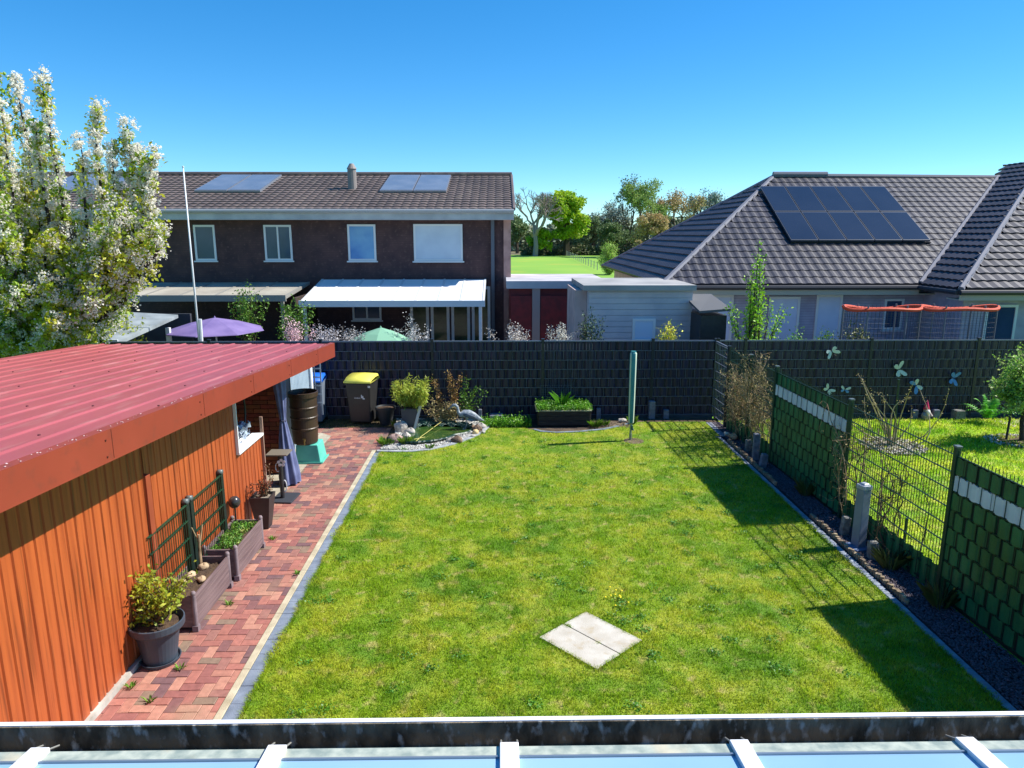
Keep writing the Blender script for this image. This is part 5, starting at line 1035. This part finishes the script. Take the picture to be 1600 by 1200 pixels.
# low garages left, behind the shed roof
root = empty('low_carport', (-9.8,16.6,0), 'low pale carport with a sloping grey roof below the blossoming tree', 'carport')
mb = MB(); mb.add([(-12.6,15.6,1.85),(-8.4,15.6,1.6),(-8.4,18.6,1.85),(-12.6,18.6,2.1),(-12.6,15.6,1.93),(-8.4,15.6,1.68),(-8.4,18.6,1.93),(-12.6,18.6,2.18)], [(0,3,2,1),(4,5,6,7),(0,1,5,4),(1,2,6,5),(2,3,7,6),(3,0,4,7)]); mb.build('roof', M('carport_roof', srgb(150,158,160), srgb(120,128,130), 2, .7), root)
mb = MB(); mb.bb((-12.6,15.56,1.6),(-8.4,15.595,1.72)); mb.build('fascia_board', white, root)
for x, y in ((-12.4,15.8),(-8.6,15.8),(-12.4,18.4),(-8.6,18.4)): mb = MB(); mb.bb((x-.05,y-.05,-.03),(x+.05,y+.05,1.62)); mb.build('post', frame_w, root)
mb = MB(); mb.bb((-14,12.4,-.05),(-13.9,20,1.7)); mb.bb((-14,20,-.05),(-8.7,20.1,1.8)); o = mb.build('garden_wall', M('dark_wall', srgb(58,60,66), srgb(44,46,52), 2, .9), loc=(-11,20,0)); tag(o, 'dark garden wall behind the low carport', 'wall')
# --- right-hand bungalow with hip roof
E0 = 21.0; ZE = 2.52; SL = .585; XW = 4.75; XV = 12.45; YW = 19.1
root = empty('bungalow', (14,25,0), 'pale brick bungalow under a large dark tiled hip roof with solar panels', 'house')
pbr = M('lilac_brick', srgb(176,172,190), srgb(156,152,172), 3, .85)
mb = MB(); mb.bb((XW+.5,21.6,-.05),(32,33,2.45)); mb.bb((XV+.5,19.7,-.05),(32,21.59,2.45)); mb.build('wall', pbr, root)
mb = MB()
for k in range(30): mb.bb((XW+.5,21.593,.06+k*.08),(XV+.5,21.598,.072+k*.08))
mb.build('brick_joints', M('pale_joint', srgb(140,136,156), None, rough=.9), root)
un = sqrt(1+SL*SL)
mb = MB(); tiled(mb, (0,E0,ZE), (1,0,0), (0,1,SL), (XW, 34), 6*un, lambda a, b: a > XW+b/un*.9 and (a < XV+b/un+.1), .29, .36, .025, amp=.035)
tiled(mb, (0,YW,ZE), (1,0,0), (0,1,SL), (XV, 34), 6.9*un, lambda a, b: a > XV+b/un, .29, .36, .04, amp=.035)
tiled(mb, (XV,40,ZE), (0,-1,0), (1,0,SL), (0, 21), 6.9*un, lambda a, b: a < 40-YW-b/un and (40-a) < E0+b/un+.15 or (40-a > 27 and (40-a) < 32.9-b/un and b > 5.9*un), .29, .36, .04, amp=.03)
tiled(mb, (XW,40,ZE), (0,-1,0), (1,0,SL*6/5.35), (0, 21), 5.35*sqrt(1+(SL*6/5.35)**2), lambda a, b: (40-a) > E0+.1+b*.818*6/5.35 and (40-a) < 33.4-b*.818*6.4/5.35, .29, .36, .04, amp=.03)
def hb(pts): mb.add(pts, [tuple(range(len(pts)))])
d_ = .03
hb([(XW,E0,ZE-d_),(XV,E0,ZE-d_),(XV+6,27,ZE+6*SL-d_),(XW+5.4,27,ZE+6*SL-d_)]); hb([(XV,YW,ZE-d_),(40,YW,ZE-d_),(40,YW+6.9,ZE+6.9*SL-d_),(XV+6.9,YW+6.9,ZE+6.9*SL-d_)]); hb([(XV,32.9,ZE-d_),(XV,YW,ZE-d_),(XV+6.9,YW+6.9,ZE+6.9*SL-d_)]); hb([(XW,33.4,ZE-d_),(XW,E0,ZE-d_),(XW+5.4,27,ZE+6*SL-d_)]); hb([(XW,33.4,ZE-d_),(XW+5.4,27,ZE+6*SL-d_),(XV+6,27,ZE+6*SL-d_),(XV+3,33.4,ZE-d_)])
rf = mb.build('roof', tiled_dark, root)
mb = MB()
for a, b in (((XW,E0,ZE),(XW+5.3,27,ZE+6*SL)),((XW+5.3,27,ZE+6*SL+.06),(XV+6,27,ZE+6*SL)),((XV,YW,ZE),(XV+6.9,YW+6.9,ZE+6.9*SL)),((XV,E0,ZE+.03),(XV+6,27,ZE+6*SL+.02)),((XW+5.3,27,ZE+6*SL),(XW,33.4,ZE))):
    a = np.array(a); b = np.array(b); mb.tube([a+(b-a)*t for t in np.linspace(0,1,16)], .085, 7)
mb.tube([(XW+5.3,27,ZE+6*SL+.1),(XW+7.3,27,ZE+6*SL+.1)], .10, 8); mb.build('ridge_tiles', M('ridge_tile', srgb(112,112,122), None, rough=.5), rf)
mb = MB(); mb.tube([(XW,E0-.06,ZE-.08),(XV-.05,E0-.06,ZE-.08)], .07, 8); mb.tube([(XV-.05,YW-.06,ZE-.08),(34,YW-.06,ZE-.08)], .07, 8); mb.tube([(XV-.08,YW,ZE-.08),(XV-.08,E0,ZE-.08)], .07, 8); mb.build('gutter', M('dark_gutter', srgb(50,50,56), None, rough=.5), root)
mb = MB(); mb.bb((XW+.1,E0+.0,ZE-.3),(XV-.02,E0+.03,ZE-.05)); mb.bb((XW+.1,E0+.03,ZE-.3),(XV+.5,21.6,ZE-.27)); mb.bb((XV,YW+.02,ZE-.3),(32,YW+.05,ZE-.05)); mb.bb((XV,YW+.05,ZE-.3),(32,19.7,ZE-.27)); mb.build('eave_board', M('eave_cream', srgb(176,170,156), None, rough=.7), root)
def rp(x, y, lift=.16): return np.array([x, y, ZE+SL*(y-E0)])+np.array([0,-SL,1])/un*lift
xa0, xb0 = 9.25, 13.75; ya0, yb0 = 22.95, 26.15
for r in range(2):
    for k in range(5):
        a = xa0+(xb0-xa0)*k/5; b = a+(xb0-xa0)/5-.03; y0 = ya0+(yb0-ya0)*r/2; y1 = y0+(yb0-ya0)/2-.03+(0 if r else 0)
        q = [rp(a,y0),rp(b,y0),rp(b,y1),rp(a,y1)]; q2 = [rp(a,y0,.10),rp(b,y0,.10),rp(b,y1,.10),rp(a,y1,.10)]
        mb = MB(); mb.add(q+q2, [(0,1,2,3),(7,6,5,4),(0,4,5,1),(1,5,6,2),(2,6,7,3),(3,7,4,0)]); s_ = mb.build('solar_panel', M('dark_alu', srgb(74,80,92), None, rough=.4, metal=.3), root)
        c = np.mean(q, axis=0); n_ = np.array([0,-SL,1])/un*.005; mb = MB(); mb.add([c+(p-c)*.95+n_ for p in q], [(0,1,2,3)]); mb.build('panel_glass', pvd, s_)
mb = MB(); V = [rp(xa0,ya0-.02,.10),rp(xb0,ya0-.02,.10),rp(xb0,ya0-.02,.0),rp(xa0,ya0-.02,0)]; mb.add(V, [(0,1,2,3)]); mb.build('panel_rail', black, root)
shut = M('white_shutter', srgb(200,212,236), srgb(190,202,228), 3, .5)
for x, z0, ww, hh, g_ in ((6.1,.02,1.0,2.15,shut),(8.2,.02,.95,2.1,shut),(9.65,.02,.8,2.15,shut)): window(root, x, z0, ww, hh, 21.58, g_)
window(root, 11.75, 1.1, .6, .95, 21.58, glassd)
for x in (13.6,15.9): window(root, x, .9, .9, 1.15, 19.68, glassd)
# trampoline with orange rim
root = empty('trampoline', (9.9,17.6,0), 'garden trampoline with orange padded rim and safety net behind the fence', 'trampoline')
org = M('orange_pad', srgb(226,84,44), srgb(206,70,38), 4, .6)
a = np.linspace(0, 2*pi, 33)
for cx in (9.6,11.55):
    mb = MB(); mb.tube(np.stack([cx+.98*np.cos(a), 17.7+.3*np.sin(a), 2.2-.06*np.abs(np.sin(a))+.03*np.sin(3*a)], 1), .045, 8, caps=False); mb.build('top_rim', org, root)
    mb = MB()
    for k in range(6): t = k*pi/3; x, y = cx+.98*cos(t), 17.7+.3*sin(t); mb.tube([(x,y,-.03),(x,y,2.25)], .022, 7)
    mb.tube(np.stack([cx+.98*np.cos(a), 17.7+.3*np.sin(a), 0*a+.75], 1), .04, 6, caps=False); mb.build('frame_poles', M('pole_steel', srgb(110,112,118), None, rough=.4), root)
    mb = MB(); mb.lathe([(.02,.75),(.94,.75)], (cx,17.7,0), 24, caps=False, sy=.3); mb.build('jumping_mat', black, root)
    mb = MB()
    for k in range(60): t = k*2*pi/60; mb.tube([(cx+.96*cos(t),17.7+.29*sin(t),.75),(cx+.96*cos(t),17.7+.29*sin(t),2.22)], .004, 3, caps=False)
    for z in np.arange(.85, 2.2, .12): mb.tube(np.stack([cx+.96*np.cos(a), 17.7+.29*np.sin(a), 0*a+z], 1), .003, 3, caps=False)
    mb.build('safety_net', M('net_grey', srgb(90,92,94), None, rough=.8), root)
# ================================================================== TREES
# young lime-green tree behind the fence
T = [(6.45+RNG.normal(0,.16), 17.8+RNG.normal(0,.16), z) for z in np.linspace(1.7,3.65,20)]+[(6.4,17.8,3.85)]
T += [(6.45+.75*cos(t), 17.8+.6*sin(t), 2.0+.3*random.random()) for t in np.linspace(0,6,9)]
rt_, P = shrub('lime_tree', (6.4,17.8,0), T, 'slender young tree with lime-green leaves in front of the bungalow', 'tree', M('lime_leaf', srgb(156,206,44), srgb(120,180,40), 5, .5, island=.35, transl=.4), .085, 75, .05, sm=bark, r0=.03, bow=.06, t0=.5, leafname='crown')
for i, (x, y, z, r, c, l) in enumerate([(6.65,15.75,1.75,.22,bright,'small bright shrub tip peeping over the fence below the lime-green tree'),(7.4,16.1,1.75,.3,leafg,'second small shrub peeping over the fence, right of the lime-green tree'),(8.5,16.6,1.9,.3,M('olive_leaf', srgb(120,120,50), srgb(90,100,44), 5, .6, island=.3),'olive-brown bush between the white shutters of the bungalow'),(3.9,16.5,1.85,.22,M('yellow_bush', srgb(220,216,60), None, rough=.6, island=.2),'yellow flowering bush before the pale boarded garage'),(2.2,17.2,2.0,.25,M('dark_bush', srgb(70,96,50), srgb(50,76,40), 5, .6, island=.3),'dark green conifer-like bush at the corner of the pale garage'),(-8.8,16.8,2.2,.7,leafy_y,'yellow-green bush behind the shed roof under the blossoming tree'),(-6.2,21.0,2.0,.45,leafg,'green bush below the beige patio roof'),(-7.6,21.2,2.2,.4,leafg,'bright green bush behind the purple parasol')]):
    T = [(x+RNG.normal(0,r*.6), y+RNG.normal(0,r*.5), z-.1+RNG.normal(0,r*.5)) for _ in range(16)]
    shrub('bush', (x,y,0), T, l, 'bush', c, .06 if r < .4 else .09, 90, .05+.05*r, r0=.01, t0=.5)
# --- blossoming tree
def pixpt(x, y, Y):
    f = Vector((sin(radians(.93))*cos(radians(11.97)), cos(radians(.93))*cos(radians(11.97)), -sin(radians(11.97)))); rt = Vector((cos(radians(.93)), -sin(radians(.93)), 0)); d = f+rt*((x-800)/1109)-rt.cross(f)*((y-600)/1109)
    return Vector((0,0,4))+d*(Y/d.y)
def sx(px_, Y): return pixpt(px_, 330, Y).x
def sz(py_, Y): return pixpt(150, py_, Y).z
root = empty('blossoming_tree', (-9.5,13.7,0), 'large cherry tree in white blossom with yellow-green young leaves behind the shed', 'tree')
mb = MB(); base = np.array([-9.45,13.9,0]); fork = np.array([-9.3,13.9,1.5])
mb.tube([base, (-9.5,13.85,.7), fork], [.2,.16,.15], 10)
spires = [(50,115,330),(92,112,320),(2,112,340),(26,160,350),(74,190,350),(172,160,350),(212,185,360),(138,215,380),(252,235,390),(236,262,370),(190,225,370),(-30,140,330),(-70,160,330),(225,225,370)]
P = []
for (x, y, yb) in spires:
    Y = 13.6+RNG.uniform(-.5,.5); top = (sx(x,Y), Y, sz(y,Y)); mid = (sx(x+RNG.uniform(-8,8) if x < 112 else x*.97,Y), Y+RNG.uniform(-.1,.1), sz(yb,Y)); q1 = curve(mid, top, tuple(RNG.normal(0,.05,3)), 8, .01); q0 = curve(fork, mid, (RNG.uniform(-.2,.5)*0+.0,0,-.35), 8, .03)
    P.append(('s', q1)); mb.tube(q0, np.linspace(.09,.035,8), 6); mb.tube(q1, np.linspace(.035,.008,8), 5); P.append(('b', q0[4:]))
def okpix(x, y):
    top = np.interp(x, [-120,0,92,106,134,150,175,245,258], [240,225,225,360,360,300,270,290,400]); bot = np.interp(x, [-120,20,60,100,200,230,275], [560,545,545,545,470,455,445])
    return top < y < bot
k = 0
while k < 118:
    x, y = RNG.uniform(-120,256), RNG.uniform(200,550)
    if not okpix(x, y): continue
    k += 1; Y = 13.6+RNG.uniform(-1.3,1.3); e = np.array([sx(x,Y), Y, sz(y,Y)])
    s_ = fork+(e-fork)*RNG.uniform(.25,.55)+RNG.normal(0,.15,3); q = curve(s_, e, (0,0,RNG.uniform(-.25,.1)), 8, .03); P.append(('b', q)); mb.tube(q, np.linspace(.03,.005,8), 5)
    if k < 26: q2 = curve(fork, s_, (0,0,-.1), 5, .03); mb.tube(q2, np.linspace(.07,.03,5), 6)
for (x, y) in ((60,545),(95,540),(80,520),(115,560),(40,548)):
    Y = 12.9; e = np.array([sx(x,Y), Y+.4, sz(y,Y)]); q = curve(fork, e, (0,0,.1), 8, .03); P.append(('b', q)); mb.tube(q, np.linspace(.05,.006,8), 5)
mb.build('trunk', M('cherry_bark', srgb(60,50,46), srgb(40,34,32), 9, .9, bump=.6), root)
sp = [q for t, q in P if t == 's']; bo = [q for t, q in P if t == 'b']
Cb = np.concatenate([along(sp, 3000, .075, 0, .85), along(bo, 900, .12, .2)]); Cl = np.concatenate([along(sp, 330, .10, 0), along(bo, 420, .12, .1)])
# gather into clumps: pull each point towards one of a few cluster centres
def clump(C, n, f, seed):
    rg = np.random.default_rng(seed); K = C[rg.integers(0, len(C), n)]; out = C.copy(); g = rg.integers(0, n, len(C))
    from mathutils.kdtree import KDTree
    kd = KDTree(n)
    for i, c in enumerate(K): kd.insert(c, i)
    kd.balance()
    for i in range(len(C)): c, _, _ = kd.find(C[i]); out[i] = C[i]+(np.array(c)-C[i])*f
    return out
Cb = clump(Cb, 2100, .42, 5); Cl = clump(Cl, 1700, .36, 6)
fast('blossom', leafquads(Cb, .04, asp=.95, fold=.5), 4, M('blossom_white', srgb(246,243,232), srgb(238,232,220), 9, .8, island=.12, transl=.45), root)
fast('leaves', leafquads(Cl, .095, asp=.55), 4, M('cherry_leaf', srgb(196,192,44), srgb(146,176,48), 1.6, .5, island=.35, transl=.4, c3=srgb(104,146,40), scale3=4), root)
# --- distant trees
def gtree(mb, p, d, L, r, depth, tips, spread=.55, n=3, up=.15, sides=4):
    d = d/np.linalg.norm(d); e = p+d*L; mid = (p+e)/2+RNG.normal(0, L*.05, 3); mb.tube([p, mid, e], [r, r*.85, r*.68], sides if depth > 1 else 3, caps=False)
    if depth == 0: tips.append(e); return
    tips.append(mid) if depth < 2 else None
    for k in range(n):
        nd = d+RNG.normal(0, spread, 3)+np.array([0, 0, up]); gtree(mb, e if k else mid*.3+e*.7, nd, L*RNG.uniform(.62,.85), r*.64, depth-1, tips, spread, n, up, sides)
barkf = M('far_bark', srgb(96,84,72), srgb(72,62,54), 2, .9)
def far_tree(name, x, y, h, w_, leaf, dens, label, size=.45, depth=4, lean=0, crown0=.3, trunkr=.35, n=3, bm=barkf, spread=.5, cat='tree', group=None, lobes=14):
    root = empty(name, (x, y, -.05), label, cat, group); mb = MB(); tips = []
    gtree(mb, np.array([x, y, -.1]), np.array([lean, 0, 1.]), h*crown0, trunkr, depth, tips, spread, n, .25, 5)
    T = np.array(tips); zt = T[:, 2].max(); sc = (h*.93)/zt
    xs = (T[:, 0]-x); wx = max(np.abs(xs).max(), .1); k = min(1.6, max(.6, (w_/2)/wx))
    for v in mb.v: v[:, 2] = v[:, 2]*sc; v[:, 0] = x+(v[:, 0]-x)*k; v[:, 1] = y+(v[:, 1]-y)*k
    T[:, 2] *= sc; T[:, 0] = x+(T[:, 0]-x)*k; T[:, 1] = y+(T[:, 1]-y)*k
    mb.build('trunk', bm, root)
    if leaf is not None:
        C = []
        idx = RNG.integers(0, len(T), dens); C.append(T[idx]+RNG.normal(0, 1, (dens, 3))*w_*.035)
        if lobes:
            for j in range(lobes):
                c = np.array([x+RNG.normal(0, w_*.22), y+RNG.normal(0, w_*.2), h*(crown0*.9+(1-crown0)*RNG.uniform(.1,.95))]); c[0] = x+(c[0]-x)*(1.25-.9*max(0,(c[2]/h-.6))); rr = w_*RNG.uniform(.07,.16)
                q = RNG.normal(size=(dens//lobes, 3)); q /= np.linalg.norm(q, axis=1)[:, None]; C.append(c+q*rr*RNG.uniform(.6,1.1,(dens//lobes,1))*[1,1,.8])
        fast('crown', leafquads(np.concatenate(C), size, asp=.8), 4, leaf, root)
    return root
oak = M('oak_fresh', srgb(176,200,40), srgb(136,176,36), .25, .6, island=.3, transl=.35)
dk2 = M('far_green_b', srgb(116,136,84), srgb(98,120,80), .2, .7, island=.3, transl=.2)
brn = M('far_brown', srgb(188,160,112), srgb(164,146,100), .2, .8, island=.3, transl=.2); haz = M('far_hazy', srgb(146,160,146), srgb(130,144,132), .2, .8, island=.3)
X_ = lambda px_, Y: (px_-782)/1109*Y
barkd = M('oak_bark', srgb(60,48,38), None, rough=.9)
far_tree('bare_tree', X_(836,130), 130, 13.0, 9.5, None, 0, 'bare grey-branched tree left of the fresh green oak in the meadow', depth=6, n=3, crown0=.26, trunkr=.4, bm=M('bare_bark', srgb(140,128,124), None, rough=.9), spread=.42)
far_tree('oak_tree', X_(884,134), 134, 11.6, 9.6, oak, 15000, 'round fresh green oak standing in the meadow beside the bare tree', size=.42, depth=4, crown0=.24, trunkr=.5, bm=barkd, lobes=36)
far_tree('oak_sapling', X_(840,133), 133, 5.0, 4.5, oak, 3000, 'low fresh green tree at the foot of the bare tree', size=.38, depth=3, crown0=.3, trunkr=.2, lobes=12)
far_tree('slender_tree', X_(981,128), 128, 15.2, 7.0, dk2, 1400, 'tallest slender see-through tree on the meadow edge', size=.32, depth=5, n=3, crown0=.34, trunkr=.28, bm=barkd, lobes=0, spread=.42)
far_tree('leafy_tree', X_(1003,126), 126, 13.6, 9, M('far_fresh', srgb(150,172,84), srgb(126,152,76), .3, .7, island=.3, transl=.3), 6500, 'tall mid-green tree just right of the slender see-through one', size=.3, depth=5, crown0=.26, trunkr=.3, lobes=0)
far_tree('brown_tree', X_(1056,132), 132, 12.4, 10, brn, 3800, 'brownish budding tree left of the bungalow roof slope', size=.3, depth=5, crown0=.26, trunkr=.3, lobes=0)
far_tree('brown_tree', X_(1018,118), 118, 7.5, 8, brn, 3500, 'low brown-orange budding tree in front of the tall mid-green one', size=.3, depth=4, crown0=.2, trunkr=.2, lobes=10)
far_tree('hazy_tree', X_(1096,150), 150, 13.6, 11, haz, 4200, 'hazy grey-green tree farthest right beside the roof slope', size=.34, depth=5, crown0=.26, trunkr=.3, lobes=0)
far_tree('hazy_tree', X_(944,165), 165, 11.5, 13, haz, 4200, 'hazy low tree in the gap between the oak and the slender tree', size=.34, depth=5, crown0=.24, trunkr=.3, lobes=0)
far_tree('hazy_tree', X_(925,160), 160, 7.6, 10, dk2, 5000, 'dark bushy tree right behind the green oak', size=.42, depth=4, crown0=.15, trunkr=.3, lobes=12)
far_tree('leafy_tree', X_(960,138), 138, 6.0, 8, dk2, 5000, 'dark bushy low tree under the gap in the tree line', size=.36, depth=4, crown0=.12, trunkr=.25, lobes=12)
far_tree('leafy_tree', X_(808,150), 150, 7.5, 9, dk2, 3000, 'dark low tree beside the gable of the brick house', size=.4, depth=4, crown0=.15, trunkr=.25, lobes=10)
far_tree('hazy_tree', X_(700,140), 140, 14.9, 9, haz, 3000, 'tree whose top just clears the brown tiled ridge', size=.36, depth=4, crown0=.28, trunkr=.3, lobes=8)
T = []
for k in range(60):
    a = RNG.uniform(0,2*pi); e = RNG.uniform(.15,1.5); q = RNG.uniform(.75,1.05); T.append((X_(950,72)+1.45*q*cos(a)*cos(e), 72+1.45*q*sin(a)*cos(e), 3.1*q*sin(e)+.2))
shrub('meadow_bush', (X_(950,72),72,-.05), T, 'rounded lime-green bush in the meadow above the garage roof', 'bush', M('bush_lime', srgb(176,200,96), srgb(150,180,80), 1, .6, island=.3, transl=.3), .15, 110, .13, r0=.05, bow=.15, t0=.25, r1=.012)
C = np.stack([RNG.uniform(-25,75,30000), 172+RNG.normal(0,3,30000), RNG.uniform(0,1,30000)], 1); C[:, 2] = C[:, 2]*(4.2+3*vnoise(C[:,0], C[:,0]*0, .12, 8)+2*vnoise(C[:,0], C[:,0]*0, .4, 9))
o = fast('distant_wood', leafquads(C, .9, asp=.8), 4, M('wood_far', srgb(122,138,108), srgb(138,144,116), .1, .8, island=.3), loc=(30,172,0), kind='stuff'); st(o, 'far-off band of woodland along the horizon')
C = np.stack([RNG.uniform(4,34,9000), 137+RNG.normal(0,.8,9000), np.abs(RNG.normal(0,.7,9000))], 1)
o = fast('hedgerow', leafquads(C, .4, asp=.8), 4, M('hedge_dark', srgb(84,92,56), srgb(104,100,66), .5, .8, island=.3), loc=(20,137,0), kind='stuff'); st(o, 'dark low hedgerow at the far edge of the green meadow')
root = empty('pasture_fence', (16,100,0), 'low pale pasture fence running across the meadow', 'fence')
a0 = np.array([X_(884,133),133,0]); b0 = np.array([X_(932,80),80,0])
for k in range(16): p = a0+(b0-a0)*k/15; mb = MB(); mb.tube([p, p+[0,0,.9]], .05, 5); mb.build('post', M('pasture_post', srgb(170,164,150), None, rough=.8), root)
mb = MB(); mb.tube([a0+[0,0,.75], b0+[0,0,.75]], .008, 4); mb.tube([a0+[0,0,.4], b0+[0,0,.4]], .008, 4); mb.build('wire', M('pasture_wire', srgb(130,130,126), None, rough=.6), root)
